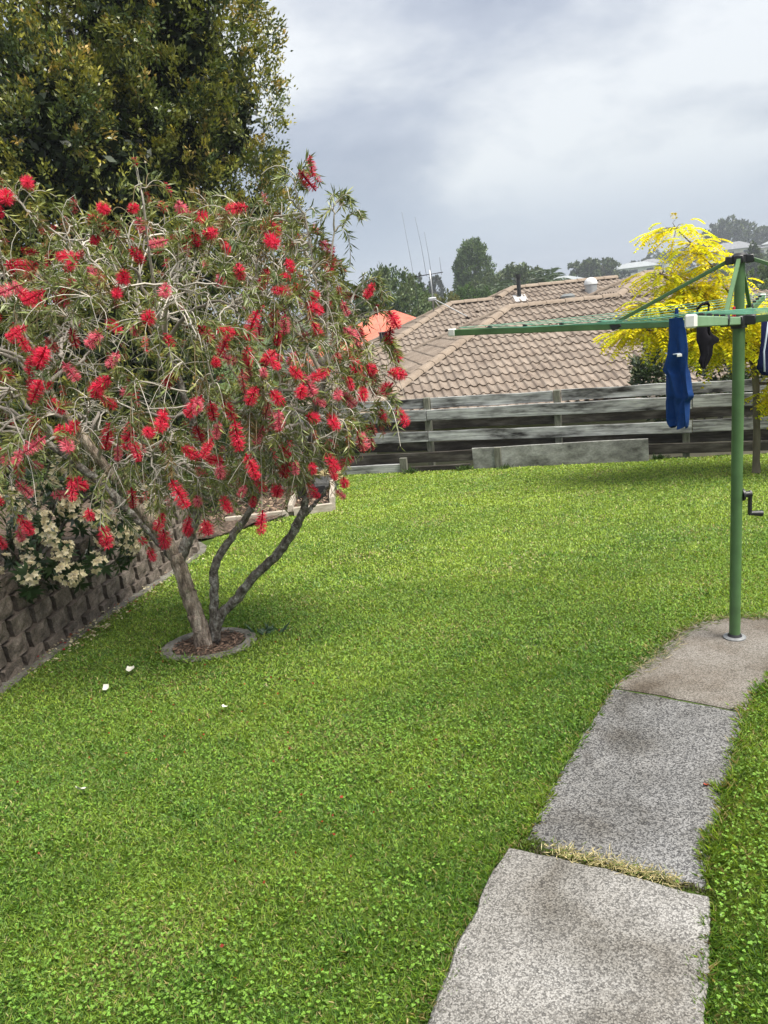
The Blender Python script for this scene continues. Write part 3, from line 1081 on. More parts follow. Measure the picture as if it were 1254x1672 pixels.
# lower brown front board on the right section
board_between('board', fpt(3.35, -0.285, 0.058), fpt(5.3, -0.275, 0.058), 0.125, 0.026, M_wooddk, fence)
board_between('board', fpt(5.31, -0.275, 0.058), fpt(6.75, -0.27, 0.058), 0.125, 0.026, M_wooddk, fence)

# boards standing on the lawn in front of the fence
sheet = empty('garden_board', vh(2.3, fence_y(2.3) - 0.25))
tag(sheet, 'stained grey cement board on edge along the foot of the fence', 'board')


def ground_z(x, off):
    p = fpt(x, 0, off)
    return float(lawn_z(p.x, p.y))


def board_low(name, x0, x1, off_, zlo, zhi, t_, mat, parent=None):
    za = ground_z(x0, off_)
    zb = ground_z(x1, off_)
    return board_between(name, fpt(x0, za + (zlo + zhi) / 2, off_), fpt(x1, zb + (zlo + zhi) / 2, off_), zhi - zlo, t_, mat, parent)


board_low('panel', 1.34, 3.40, 0.20, -0.05, 0.285, 0.03, M_sheet, sheet)
bm = bmesh.new()
add_box(bm, 0, 0, 0, 0.085, 0.03, 0.33, 0.004)
o = link('stake', bm_mesh('stake', bm, M_post), sheet)
p = fpt(1.66, ground_z(1.66, 0.235) + 0.115, 0.232)
o.matrix_basis = sheet.matrix_basis.inverted() @ Matrix.Translation(p) @ Matrix.Rotation(fa, 4, 'Z')
sl1 = board_low('timber_sleeper', -1.6, 1.33, 0.14, 0.115, 0.255, 0.05, M_wooddk)
tag(sl1, 'dark timber sleeper, upper one at the left foot of the fence', 'sleeper')
sl2 = board_low('timber_sleeper', -1.6, 0.38, 0.22, -0.05, 0.12, 0.05, M_wood)
tag(sl2, 'grey timber sleeper lying lowest at the left foot of the fence', 'sleeper')
sl3 = board_low('timber_sleeper', 0.50, 1.30, 0.21, -0.05, 0.075, 0.05, M_wooddk)
tag(sl3, 'short dark timber sleeper between the peg and the cement board', 'sleeper')
bm = bmesh.new()
add_box(bm, 0, 0, 0, 0.10, 0.05, 0.26, 0.004)
p = fpt(0.44, ground_z(0.44, 0.26) + 0.08, 0.265)
o = link('timber_peg', bm_mesh('timber_peg', bm, M_post), mtx=Matrix.Translation(p) @ Matrix.Rotation(fa, 4, 'Z'))
tag(o, 'short pale timber peg holding the sleepers before the fence', 'peg')

# ------------------------------------------------------------------ bottlebrush tree in its concrete ring
bm = bmesh.new()
prof = [(RING[2], -0.06), (RING[2], 0.012), (RING[2] - 0.015, 0.020), (RING[2] - 0.065, 0.020), (RING[2] - 0.072, 0.012), (RING[2] - 0.074, -0.06)]
rings = []
for k in range(40):
    a_ = k / 40 * 2 * PI
    row = []
    for r_, z_ in prof:
        x, y = RING[0] + r_ * math.cos(a_), RING[1] + r_ * 0.92 * math.sin(a_)
        row.append(bm.verts.new((x, y, lawn_z(x, y) + z_ + random.uniform(-.003, .003))))
    rings.append(row)
for k in range(40):
    for j in range(len(prof) - 1):
        bm.faces.new((rings[k][j], rings[(k + 1) % 40][j], rings[(k + 1) % 40][j + 1], rings[k][j + 1]))
bmesh.ops.recalc_face_normals(bm, faces=bm.faces)
tag(link('tree_ring', bm_mesh('tree_ring', bm, M_ringc)), 'round grey concrete edging ring at the foot of the bottlebrush', 'garden edging')
bm = bmesh.new()
c0 = bm.verts.new((RING[0], RING[1], lawn_z(RING[0], RING[1]) + 0.012))
loops = []
for rr in (0.07, 0.14, 0.208):
    loops.append([bm.verts.new((RING[0] + rr * math.cos(k / 24 * 2 * PI), RING[1] + rr * 0.92 * math.sin(k / 24 * 2 * PI), lawn_z(RING[0], RING[1] + rr * math.sin(k / 24 * 2 * PI)) + random.uniform(0.004, 0.014))) for k in range(24)])
for k in range(24):
    bm.faces.new((c0, loops[0][k], loops[0][(k + 1) % 24]))
    for q in range(2):
        bm.faces.new((loops[q][k], loops[q + 1][k], loops[q + 1][(k + 1) % 24], loops[q][(k + 1) % 24]))
G = Geo()
n = 500
th, rr = rng.uniform(0, 2 * PI, n), 0.2 * np.sqrt(rng.random(n))
P = np.stack([RING[0] + rr * np.cos(th), RING[1] + .92 * rr * np.sin(th), np.zeros(n)], 1)
P[:, 2] = lawn_z(P[:, 0], P[:, 1]) + rng.uniform(0.012, 0.028, n)
d_ = np.stack([rng.normal(0, 1, n), rng.normal(0, 1, n), rng.normal(0, .15, n)], 1)
cc = np.array([0.13, 0.085, 0.06])[None] * rng.uniform(0.4, 2.2, (n, 1))
G.quads(leaf_quads(P, d_, rng.uniform(0.02, 0.05, n), rng.uniform(0.006, 0.014, n), n=np.tile([[0, 0, 1.]], (n, 1)) + rng.normal(0, .4, (n, 3))), cc)
mul_o = link('mulch', bm_mesh('mulch', bm, M_mulch, True))
tag(mul_o, 'brown bark mulch inside the concrete tree ring', 'mulch', kind='stuff')
ch = link('bark_chips', G.mesh('bark_chips', M_twig), mul_o)

BASE = Vector(vh(-1.16, 4.33))
bb = empty('bottlebrush_tree', BASE)
tag(bb, 'spreading bottlebrush tree covered in red brush flowers on the left', 'tree')
b0 = np.array(BASE)


def smooth_poly(pts, n=24):
    pts = np.asarray(pts, float)
    # Catmull-Rom
    P = np.vstack([2 * pts[0] - pts[1], pts, 2 * pts[-1] - pts[-2]])
    out = []
    m_ = len(pts) - 1
    for i in range(m_):
        p0, p1, p2, p3 = P[i:i + 4]
        for t in np.linspace(0, 1, max(2, n // m_), endpoint=False):
            out.append(0.5 * (2 * p1 + (p2 - p0) * t + (2 * p0 - 5 * p1 + 4 * p2 - p3) * t * t + (3 * p1 - p0 - 3 * p2 + p3) * t ** 3))
    out.append(pts[-1])
    return np.array(out)


def limb(name, pts, r0, r1, mat, parent, origin, sides=10, wob=0.05, flare=0.0):
    pl = smooth_poly(pts, 40)
    pl[1:-1] += rng.normal(0, 0.0025, pl[1:-1].shape)
    wob = min(wob, 0.055)
    t = np.linspace(0, 1, len(pl))
    rd = r0 + (r1 - r0) * t + flare * np.exp(-t * 9)
    G = Geo()
    G.tube(pl - origin, rd, sides, wob=wob)
    return link(name, G.mesh(name, mat, True), parent), pl


T = {}
_, T['main'] = limb('trunk', [(-1.155, 4.33, -0.17), (-1.165, 4.33, -0.03), (-1.19, 4.33, 0.12), (-1.215, 4.33, 0.30), (-1.235, 4.34, 0.46)], 0.050, 0.042, M_bark, bb, b0, 18, 0.08, 0.05)
_, T['left'] = limb('branch', [(-1.225, 4.34, 0.40), (-1.29, 4.34, 0.56), (-1.38, 4.30, 0.74), (-1.47, 4.25, 0.95), (-1.60, 4.18, 1.25), (-1.72, 4.12, 1.55)], 0.040, 0.018, M_bark, bb, b0)
_, T['leftlow'] = limb('branch', [(-1.235, 4.35, 0.42), (-1.36, 4.42, 0.56), (-1.52, 4.50, 0.72), (-1.68, 4.52, 0.92), (-1.9, 4.50, 1.15)], 0.038, 0.018, M_darkbark, bb, b0)
_, T['up'] = limb('branch', [(-1.225, 4.34, 0.42), (-1.15, 4.37, 0.56), (-1.07, 4.40, 0.74), (-1.02, 4.40, 1.0), (-1.04, 4.36, 1.35), (-1.10, 4.32, 1.7)], 0.036, 0.016, M_darkbark, bb, b0)
_, T['mid'] = limb('branch', [(-1.10, 4.33, -0.12), (-1.075, 4.33, 0.06), (-1.05, 4.35, 0.24), (-1.03, 4.37, 0.36), (-0.94, 4.40, 0.48), (-0.83, 4.43, 0.60), (-0.74, 4.45, 0.72), (-0.66, 4.46, 0.95), (-0.62, 4.44, 1.3)], 0.031, 0.014, M_darkbark, bb, b0, 14, 0.08)
_, T['right'] = limb('branch', [(-1.09, 4.32, -0.10), (-1.04, 4.31, 0.05), (-0.93, 4.29, 0.15), (-0.79, 4.27, 0.30), (-0.66, 4.25, 0.40), (-0.54, 4.23, 0.53), (-0.49, 4.22, 0.61)], 0.029, 0.025, M_darkbark, bb, b0, 14, 0.09)
_, T['rightup'] = limb('branch', [(-0.505, 4.22, 0.58), (-0.44, 4.21, 0.70), (-0.40, 4.20, 0.88), (-0.33, 4.18, 1.15), (-0.22, 4.16, 1.45)], 0.026, 0.013, M_darkbark, bb, b0)
_, T['rightside'] = limb('branch', [(-0.50, 4.22, 0.60), (-0.40, 4.26, 0.68), (-0.30, 4.28, 0.78)], 0.016, 0.007, M_darkbark, bb, b0)

ELL = [((-1.05, 4.28, 1.56), (0.98, 0.92, 0.80)), ((-0.45, 4.18, 1.45), (0.45, 0.60, 0.58)), ((-1.85, 4.15, 1.50), (0.72, 0.75, 0.80)), ((-0.62, 4.25, 1.90), (0.48, 0.5, 0.40)), ((-1.5, 4.1, 1.15), (0.75, 0.70, 0.55))]


def crown_pts(n, lo, hi):
    out = []
    while len(out) < n:
        c_, r_ = ELL[rng.choice(len(ELL), p=[.38, .15, .22, .11, .14])]
        v = nrm(rng.standard_normal(3))
        s_ = rng.uniform(lo, hi)
        p = np.array(c_) + v * np.array(r_) * s_
        if p[2] < 0.85 and rng.random() < 0.75: continue
        if p[2] < (1.0 if p[0] < -1.45 else 0.95 if p[0] > -0.45 else 0.66): continue
        # must not be deep inside another lobe
        inside = min(np.linalg.norm((p - np.array(c2)) / np.array(r2)) for c2, r2 in ELL)
        if inside < lo * 0.92: continue
        out.append(p)
    return np.array(out)


starts = np.concatenate([T[k][len(T[k]) // 2:] for k in ('left', 'leftlow', 'up', 'mid', 'rightup')])
tips1 = np.array([T[k][-1] for k in ('left', 'leftlow', 'up', 'mid', 'rightup')])


def bez(p, q, bulge, n=9, droop=0.0):
    t = np.linspace(0, 1, n)[:, None]
    c_ = (p + q) / 2 + bulge
    pl = (1 - t) ** 2 * p + 2 * t * (1 - t) * c_ + t * t * q
    pl[:, 2] -= droop * (t[:, 0] ** 3)
    return pl


Gt = Geo()     # pale twigs
sec = []
for q in crown_pts(46, 0.45, 0.8):
    i = np.argmin(np.linalg.norm(starts - q, axis=1) + 0.5 * np.abs(rng.normal(0, .15, len(starts))) + 0.6 * np.maximum(0, starts[:, 2] - q[2]))
    p = starts[i]
    pl = bez(p, q, np.array([0, 0, 0.12]) + rng.normal(0, .07, 3), 10)
    pl[1:-1] += rng.normal(0, .01, pl[1:-1].shape)
    sec.append(pl)
    Gb = Geo()
    Gb.tube(pl - b0, np.linspace(0.013, 0.005, 10), 6, color=np.array([0.40, 0.355, 0.31]) * rng.uniform(.6, 1.15), cap=False)
    link('branch', Gb.mesh('branch', M_twig, True), bb)
for q in [(-0.24, 4.15, 2.22), (-0.10, 4.1, 2.12), (-1.72, 4.0, 2.30), (-1.45, 3.95, 2.25), (-1.0, 4.0, 2.32), (0.0, 4.1, 1.85), (0.02, 4.1, 1.45), (-0.1, 4.05, 1.1)]:
    q = np.array(q)
    p = starts[np.argmin(np.linalg.norm(starts - q, axis=1))]
    pl = bez(p, q, np.array([0, 0, 0.05]) + rng.normal(0, .05, 3), 10)
    sec.append(pl)
    Gb = Geo()
    Gb.tube(pl - b0, np.linspace(0.011, 0.0045, 10), 6, color=np.array([0.42, 0.38, 0.33]), cap=False)
    link('branch', Gb.mesh('branch', M_twig, True), bb)
secp = np.concatenate([s_[3:] for s_ in sec])
ter = []
tert = np.concatenate([crown_pts(330, 0.72, 0.98), np.array([(-0.26, 4.12, 2.40), (-0.30, 4.1, 2.30), (-0.10, 4.08, 2.22), (-0.06, 4.08, 2.14), (-1.72, 4.0, 2.42), (-1.55, 3.9, 2.40), (-1.0, 4.1, 2.42), (0.0, 4.05, 1.85), (0.03, 4.05, 1.7), (0.05, 4.02, 1.4), (0.02, 4.05, 1.55), (0.02, 4.0, 1.3)])])
for q in tert:
    dd = np.linalg.norm(secp - q, axis=1) + np.abs(rng.normal(0, .06, len(secp)))
    p = secp[np.argmin(dd)]
    pl = bez(p, q, np.array([0, 0, 0.03]) + rng.normal(0, .05, 3), 8, 0.01)
    pl[1:-1] += rng.normal(0, .008, pl[1:-1].shape)
    ter.append(pl)
    Gt.tube(pl - b0, np.linspace(0.0055, 0.003, 8), 4, color=np.array([0.50, 0.46, 0.40]) * rng.uniform(.6, 1.25), cap=False)
terp = np.concatenate([s_[2:] for s_ in ter])

leafP, leafD, leafL, leafC = [], [], [], []
ends = []
SPRAY = tert[330:]
ctr = np.array([-1.05, 4.25, 1.5])
tw_t = np.concatenate([crown_pts(1850, 0.76, 1.08), crown_pts(120, 1.06, 1.20)])
tw_t = np.concatenate([tw_t] + [q_ + rng.normal(0, .07, (5, 3)) for q_ in SPRAY])
for q in tw_t:
    dd = np.linalg.norm(terp - q, axis=1)
    i = np.argmin(dd + np.abs(rng.normal(0, .04, len(terp))))
    p = terp[i]
    v = q - p
    ln = np.linalg.norm(v)
    if ln < 0.08:
        v = nrm(q - ctr) * 0.12
        ln = 0.12
    v = v / ln * min(ln, 0.34)
    q2 = p + v
    out = nrm(p - ctr)
    weep = 0.03 + 0.15 * rng.random() ** 1.5 * (1 if p[2] < 1.9 else 0.15)
    pl = bez(p, q2, out * 0.04 + np.array([0, 0, 0.03]), 7, weep * (ln > 0.1))
    bare = rng.random() < 0.16
    Gt.tube(pl - b0, np.linspace(0.0026, 0.0014, 7), 3, color=np.array([0.56, 0.52, 0.45]) * rng.uniform(.55, 1.25) if rng.random() < .7 else np.array([0.22, 0.17, 0.10]), cap=False)
    if bare: continue
    m_ = rng.integers(18, 34)
    t = np.sort(rng.uniform(0.25, 1.0, m_))
    idx = t * 6
    i0 = np.minimum(idx.astype(int), 5)
    f_ = (idx - i0)[:, None]
    P = pl[i0] * (1 - f_) + pl[i0 + 1] * f_
    ax = nrm(pl[i0 + 1] - pl[i0])
    rv = rng.standard_normal((m_, 3))
    perp = nrm(np.cross(ax, rv))
    dd_ = nrm(ax * rng.uniform(0.5, 1.1, (m_, 1)) + perp + np.array([0, 0, -0.12]))
    leafP.append(P)
    leafD.append(dd_)
    leafL.append(rng.uniform(0.035, 0.065, m_))
    u_ = rng.random()
    if u_ < 0.60: c_ = np.array([0.165, 0.20, 0.065])
    elif u_ < 0.82: c_ = np.array([0.27, 0.29, 0.09])
    elif u_ < 0.93: c_ = np.array([0.10, 0.135, 0.055])
    else: c_ = np.array([0.19, 0.13, 0.055])
    leafC.append(c_[None] * rng.uniform(0.65, 1.35, (m_, 1)))
    outer = min(np.linalg.norm((pl[-1] - np.array(c2)) / np.array(r2)) for c2, r2 in ELL)
    ends.append((pl[-1], nrm(pl[-1] - pl[-2]), outer, pl[4]))
# fine bare twigs tangled inside the crown
for q in crown_pts(900, 0.55, 1.0):
    i = np.argmin(np.linalg.norm(terp - q, axis=1))
    p = terp[i]
    v = q - p
    v = nrm(v + rng.normal(0, .05, 3)) * rng.uniform(0.08, 0.25)
    pl = bez(p, p + v, rng.normal(0, .03, 3), 5, 0.05)
    Gt.tube(pl - b0, np.linspace(0.0020, 0.0011, 5), 3, color=np.array([0.58, 0.54, 0.47]) * rng.uniform(.55, 1.2), cap=False)
o = link('twigs', Gt.mesh('twigs', M_twig), bb)
o['kind'] = 'stuff'
leafP, leafD, leafL, leafC = map(np.concatenate, (leafP, leafD, leafL, leafC))
G = Geo()
G.quads(leaf_quads(leafP - b0, leafD, leafL, 0.0078, curl=0.1), leafC)
o = link('leaves', G.mesh('leaves', M_leaf), bb)
o['kind'] = 'stuff'


def flower_mesh(seed, core, tipc, length, radius, nf):
    r = np.random.default_rng(seed)
    G = Geo()
    # filaments: narrow blades radiating from the stem
    z = r.uniform(0, length, nf)
    th = r.uniform(0, 2 * PI, nf)
    prof = np.sqrt(np.clip(1 - ((z / length - 0.5) * 1.7) ** 2, 0.12, 1))
    d = np.stack([np.cos(th), np.sin(th), r.normal(0.15, 0.28, nf)], 1)
    P = np.stack([0.004 * np.cos(th), 0.004 * np.sin(th), z], 1)
    c = np.array(core)[None] + (np.array(tipc) - np.array(core))[None] * r.random((nf, 1))
    c = c * r.uniform(0.75, 1.25, (nf, 1))
    G.quads(leaf_quads(P, d, radius * prof * r.uniform(0.75, 1.1, nf), 0.0030), np.clip(c, 0, 1))
    G.tube([(0, 0, -0.01), (0, 0, length * .5), (0, 0, length + 0.006)], [0.004, 0.006, 0.003], 5, color=np.array(core) * 0.6, cap=False)
    return G.mesh('flower', M_petal)


FL = {
    'bright': [flower_mesh(s, (0.66, 0.012, 0.050), (0.95, 0.09, 0.18), l, 0.033, 260) for s, l in ((1, 0.075), (2, 0.095), (3, 0.06), (4, 0.11))],
    'pink': [flower_mesh(s, (0.70, 0.09, 0.16), (0.92, 0.32, 0.38), l, 0.031, 210) for s, l in ((5, 0.07), (6, 0.09))],
    'faded': [flower_mesh(s, (0.40, 0.06, 0.06), (0.62, 0.16, 0.15), l, 0.025, 120) for s, l in ((7, 0.06), (8, 0.08))],
    'dark': [flower_mesh(s, (0.32, 0.006, 0.025), (0.52, 0.02, 0.05), l, 0.030, 190) for s, l in ((9, 0.07), (10, 0.09))],
}
cand = [e_ for e_ in ends if e_[2] > 0.80]
# those facing the camera side or the silhouette count most
cand.sort(key=lambda e_: (e_[0][1] - 4.2) * 0.35 + abs(rng.normal(0, .35)))
used = []
for p, d_, outer, p4 in cand:
    if len(used) >= 295: break
    if any((p[0] - u[0]) ** 2 + (p[1] - u[1]) ** 2 + (p[2] - u[2]) ** 2 < 0.070 ** 2 for u in used): continue
    if len(used) < 270 and p[1] > 4.75: continue
    used.append(p)
    u_ = rng.random()
    kind = 'bright' if u_ < 0.52 else 'pink' if u_ < 0.76 else 'faded' if u_ < 0.86 else 'dark'
    dirv = Vector(d_ + rng.normal(0, .45, 3)).normalized()
    q = dirv.to_track_quat('Z', 'Y').to_matrix().to_4x4()
    s_ = rng.uniform(0.75, 1.22)
    o = link('flower', FL[kind][rng.integers(len(FL[kind]))], bb)
    o.matrix_basis = Matrix.Translation(Vector(p - b0 - np.array(dirv) * 0.03)) @ q @ Matrix.Scale(s_, 4)

# the many small spent blooms further in, too many to count
G = Geo()
k_ = 0
for p, d_, outer, p4 in sorted(ends, key=lambda e_: rng.random()):
    if k_ > 330: break
    if any((p[0] - u[0]) ** 2 + (p[1] - u[1]) ** 2 + (p[2] - u[2]) ** 2 < 0.05 ** 2 for u in used): continue
    k_ += 1
    nf = 55
    ln_ = rng.uniform(.035, .07)
    z_ = rng.uniform(-ln_, 0, nf)
    perp = nrm(np.cross(np.tile(d_, (nf, 1)), rng.standard_normal((nf, 3))))
    c_ = np.array([(.55, .02, .05), (.62, .16, .18), (.38, .08, .06), (.80, .06, .12)][rng.integers(4)])
    G.quads(leaf_quads(p - b0 + np.outer(z_, d_), perp + d_ * .3, rng.uniform(.013, .024, nf), 0.0026), c_[None] * rng.uniform(.7, 1.25, (nf, 1)))
o = link('small_blooms', G.mesh('small_blooms', M_petal), bb)
o['kind'] = 'stuff'

# ------------------------------------------------------------------ generic leafy crowns
def clump_crown(lobes, n_clump, per, leaf_l, leaf_w, colors, seed, up=0.35, shell=(0.72, 1.02), clump_r=(0.10, 0.2), tipcol=None, zmin=None, ymax=None):
    """clumps of leaves set over the lobes' shells; returns quads, colours"""
    r = np.random.default_rng(seed)
    Q, C = [], []
    vol = np.array([l[1][0] * l[1][1] + l[1][0] * l[1][2] for l in lobes])
    for i in range(n_clump):
        c_, r_ = lobes[r.choice(len(lobes), p=vol / vol.sum())]
        v = nrm(r.standard_normal(3))
        s_ = r.uniform(*shell)
        p = np.array(c_) + v * np.array(r_) * s_
        if zmin is not None and p[2] < zmin: continue
        if ymax is not None and p[1] > ymax: continue
        ins = min(np.linalg.norm((p - np.array(c2)) / np.array(r2)) for c2, r2 in lobes)
        if ins < shell[0] * 0.9: continue
        rad_ = r.uniform(*clump_r)
        ax = nrm(v + np.array([0, 0, up]) + r.normal(0, .25, 3))
        m_ = int(per * r.uniform(0.7, 1.3))
        # leaves spread in a flattened plume around ax
        t = r.random(m_) ** 0.8
        pos = p + ax * (t * rad_ * 1.6)[:, None] + r.normal(0, 1, (m_, 3)) * (rad_ * 0.42 * (1.15 - 0.75 * t))[:, None]
        dl = nrm(ax * 0.8 + r.normal(0, .65, (m_, 3)) + nrm(pos - p) * 0.5)
        Q.append(leaf_quads(pos, dl, leaf_l * r.uniform(0.7, 1.25, m_), leaf_w * r.uniform(0.8, 1.2, m_), fold=0.15, n=r.standard_normal((m_, 3)) + np.array([0, 0, 0.8])))
        base = np.array(colors[r.integers(len(colors))])
        cc = base[None] * r.uniform(0.65, 1.35, (m_, 1))
        if tipcol is not None:
            tt = np.clip((t - 0.55) * 2.2, 0, 1)[:, None] * (r.random() < 0.55)
            cc = cc * (1 - tt) + np.array(tipcol[r.integers(len(tipcol))])[None] * tt * r.uniform(.7, 1.2, (m_, 1))
        C.append(cc)
    return np.concatenate(Q), np.concatenate(C)


# ------------------------------------------------------------------ tall dense evergreen behind
bt = empty('evergreen_tree', vh(-3.3, 10.9))
tag(bt, 'tall dense olive green evergreen tree rising behind the red bottlebrush', 'tree')
o0 = np.array(bt.location)
G = Geo()
G.tube(smooth_poly([(0, 0, -0.2), (0.05, 0, 1.0), (-0.05, 0.1, 2.6), (0.1, 0, 4.5), (0, 0, 6.2)], 16), np.linspace(0.20, 0.05, 17), 10, wob=0.05)
for k in range(16):
    a_ = k * 2.4
    z_ = 1.0 + k * 0.3
    r_ = 1.9 - abs(z_ - 3) * 0.25
    pl = bez(np.array([0, 0, z_]), np.array([math.cos(a_) * r_, math.sin(a_) * r_, z_ + 0.9]), np.array([0, 0, -.1]), 8)
    G.tube(pl, np.linspace(0.07, 0.018, 8), 6, cap=False)
link('trunk', G.mesh('trunk', M_darkbark, True), bt)
lobes = [((-0.6, 0, 3.4), (2.5, 2.2, 2.9)), ((1.50, -0.5, 4.85), (0.85, 0.85, 1.0)), ((1.2, -0.9, 5.9), (0.95, 1.0, 1.0)), ((0.7, -1.2, 3.2), (0.9, 0.9, 1.2)), ((1.85, -0.5, 3.40), (0.42, 0.42, 0.42)), ((-1.6, -1.3, 3.2), (1.4, 1.1, 1.6)),
         ((-0.6, -1.7, 4.6), (1.4, 0.9, 1.1)), ((0.2, -1.4, 1.7), (1.4, 1.0, 1.1)), ((-2.0, -1.2, 1.5), (1.5, 1.0, 1.3)), ((-0.3, 0, 6.0), (1.9, 1.7, 1.5)), ((-2.4, -0.6, 5.2), (1.4, 1.2, 1.4)), ((0.45, -1.75, 4.0), (0.8, 0.6, 0.8))]
rl = np.random.default_rng(5)
sub = []
while len(sub) < 260:
    c_, r_ = lobes[rl.choice(len(lobes), p=[.20, .12, .10, .10, .07, .09, .08, .06, .06, .05, .05, .02])]
    v = nrm(rl.standard_normal(3))
    if v[1] > 0.35: continue
    p = np.array(c_) + v * np.array(r_) * rl.uniform(0.86, 1.0)
    if min(np.linalg.norm((p - np.array(c2)) / np.array(r2)) for c2, r2 in lobes) < 0.8: continue
    k_ = rl.uniform(0.26, 0.50)
    sub.append((tuple(p), (k_, k_, k_ * rl.uniform(1.0, 1.5))))
Q, C = clump_crown(sub, 8600, 50, 0.055, 0.026, [(0.085, 0.12, 0.038), (0.13, 0.165, 0.042), (0.18, 0.20, 0.046), (0.24, 0.235, 0.05), (0.06, 0.09, 0.034)], 11, up=0.9, shell=(0.72, 1.05), clump_r=(0.09, 0.19),
                   tipcol=[(0.50, 0.43, 0.07), (0.42, 0.40, 0.07), (0.56, 0.38, 0.13), (0.34, 0.35, 0.07)], ymax=0.6)
G = Geo()
G.quads(Q, C)
o = link('crown', G.mesh('crown', M_gloss), bt)
o['kind'] = 'stuff'
# inner leaves filling the volume, coloured near black as the shade between clumps
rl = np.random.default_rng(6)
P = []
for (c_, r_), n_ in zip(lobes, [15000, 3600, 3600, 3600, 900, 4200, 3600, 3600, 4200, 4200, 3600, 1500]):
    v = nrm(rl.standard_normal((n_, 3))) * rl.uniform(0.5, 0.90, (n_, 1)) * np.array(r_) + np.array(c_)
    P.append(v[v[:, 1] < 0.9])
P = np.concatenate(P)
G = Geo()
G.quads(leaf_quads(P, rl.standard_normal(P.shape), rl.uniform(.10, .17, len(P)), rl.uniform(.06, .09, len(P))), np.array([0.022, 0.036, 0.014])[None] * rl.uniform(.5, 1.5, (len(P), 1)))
o = link('inner_shade_leaves', G.mesh('inner_shade_leaves', M_leaf), bt)
o['kind'] = 'stuff'

# ------------------------------------------------------------------ rhododendron on the wall
rh = empty('rhododendron', (-2.36, 4.85, 0.26))
tag(rh, 'dark leaved rhododendron with cream flowers above the block wall', 'shrub')
r0_ = np.array(rh.location)
G = Geo()
for k in range(14):
    a_ = rng.uniform(0, 2 * PI)
    G.tube(bez(np.zeros(3), np.array([0.5 * math.cos(a_), 0.6 * math.sin(a_), rng.uniform(.3, .8)]), np.array([0, 0, .1]), 6), np.linspace(.018, .006, 6), 6, cap=False)
link('stems', G.mesh('stems', M_darkbark, True), rh)
lob = [((0.02, 0, 0.35), (0.58, 0.85, 0.48)), ((0.35, 0.1, 0.25), (0.42, 0.6, 0.34)), ((-0.5, -0.3, 0.45), (0.6, 0.8, 0.6))]
Q, C = [], []
trusses = []
for i in range(330):
    c_, r_ = lob[rng.integers(3)]
    v = nrm(rng.standard_normal(3))
    p = np.array(c_) + v * np.array(r_) * rng.uniform(0.75, 1.0)
    if p[2] < -0.02: continue
    ax = nrm(v + np.array([0.1, -0.1, 0.35]))
    m_ = 11
    th = np.arange(m_) * 2.4 + rng.random()
    b1 = nrm(np.cross(ax, [0.3, 0.2, 0.9]))
    b2 = np.cross(ax, b1)
    dl = nrm(np.cos(th)[:, None] * b1 + np.sin(th)[:, None] * b2 + ax * rng.uniform(-.1, .5, (m_, 1)))
    Q.append(leaf_quads(np.tile(p, (m_, 1)), dl, rng.uniform(0.06, 0.095, m_), 0.024, n=np.tile(ax, (m_, 1)), fold=0.1, curl=0.15))
    C.append(np.array([0.028, 0.055, 0.022])[None] * rng.uniform(0.6, 1.7, (m_, 1)))
    trusses.append((p + ax * 0.05, ax))
G = Geo()
G.quads(np.concatenate(Q), np.concatenate(C))
o = link('foliage', G.mesh('foliage', M_gloss), rh)
o['kind'] = 'stuff'


def truss_mesh(seed):
    r = np.random.default_rng(seed)
    Q, C = [], []
    for k in range(13):
        v = nrm(r.standard_normal(3) + np.array([0, 0, 0.7]))
        p = v * 0.034
        b1 = nrm(np.cross(v, [0.3, 0.8, 0.2]))
        b2 = np.cross(v, b1)
        th = np.arange(5) * 2 * PI / 5
        dl = nrm(np.cos(th)[:, None] * b1 + np.sin(th)[:, None] * b2 + v * 0.7)
        Q.append(leaf_quads(np.tile(p, (5, 1)), dl, r.uniform(.014, .022, 5), 0.013, n=np.tile(v, (5, 1)), fold=0.15))
        C.append(np.array([0.86, 0.79, 0.50])[None] * r.uniform(0.75, 1.1, (5, 1)) + np.array([0, 0, .12])[None] * r.random((5, 1)))
    G = Geo()
    G.quads(np.concatenate(Q), np.concatenate(C))
    return G.mesh('flower_cluster', M_petal)


tm = [truss_mesh(s) for s in range(40, 45)]
vis = [t_ for t_ in trusses if t_[1][0] * 0.75 - t_[1][1] * 0.75 > 0.15 and t_[0][2] > 0.1]
vis.sort(key=lambda t_: -(t_[0][0] * 1.0 - t_[0][1] * 0.6 + random.uniform(-.35, .35)))
for p, ax in vis[:85]:
    o = link('flower_cluster', random.choice(tm), rh)
    o.matrix_basis = Matrix.Translation(Vector(p)) @ Vector(ax).to_track_quat('Z', 'Y').to_matrix().to_4x4() @ Matrix.Scale(random.uniform(1.1, 1.7), 4)

# ------------------------------------------------------------------ understorey shrubs in the bed behind the bottlebrush
def shrub(name, label, loc, lobes, n, per, ll, lw, cols, seed, tip=None, mat=M_leaf, cr=(0.06, 0.12), zmin=0.0, group=None):
    s_ = empty(name, loc)
    tag(s_, label, 'shrub', group)
    G = Geo()
    r = np.random.default_rng(seed)
    for k in range(9):
        c_, r_ = lobes[k % len(lobes)]
        q = np.array(c_) + r.normal(0, .35, 3) * np.array(r_)
        G.tube(bez(np.array([0, 0, -0.05]), q, np.zeros(3), 5), np.linspace(.02, .006, 5), 5, cap=False)
    link('stems', G.mesh('stems', M_darkbark, True), s_)
    Q, C = clump_crown(lobes, n, per, ll, lw, cols, seed, 0.5, (0.7, 1.03), cr, tip, zmin)
    G = Geo()
    G.quads(Q, C)
    o = link('foliage', G.mesh('foliage', mat), s_)
    o['kind'] = 'stuff'
    return s_


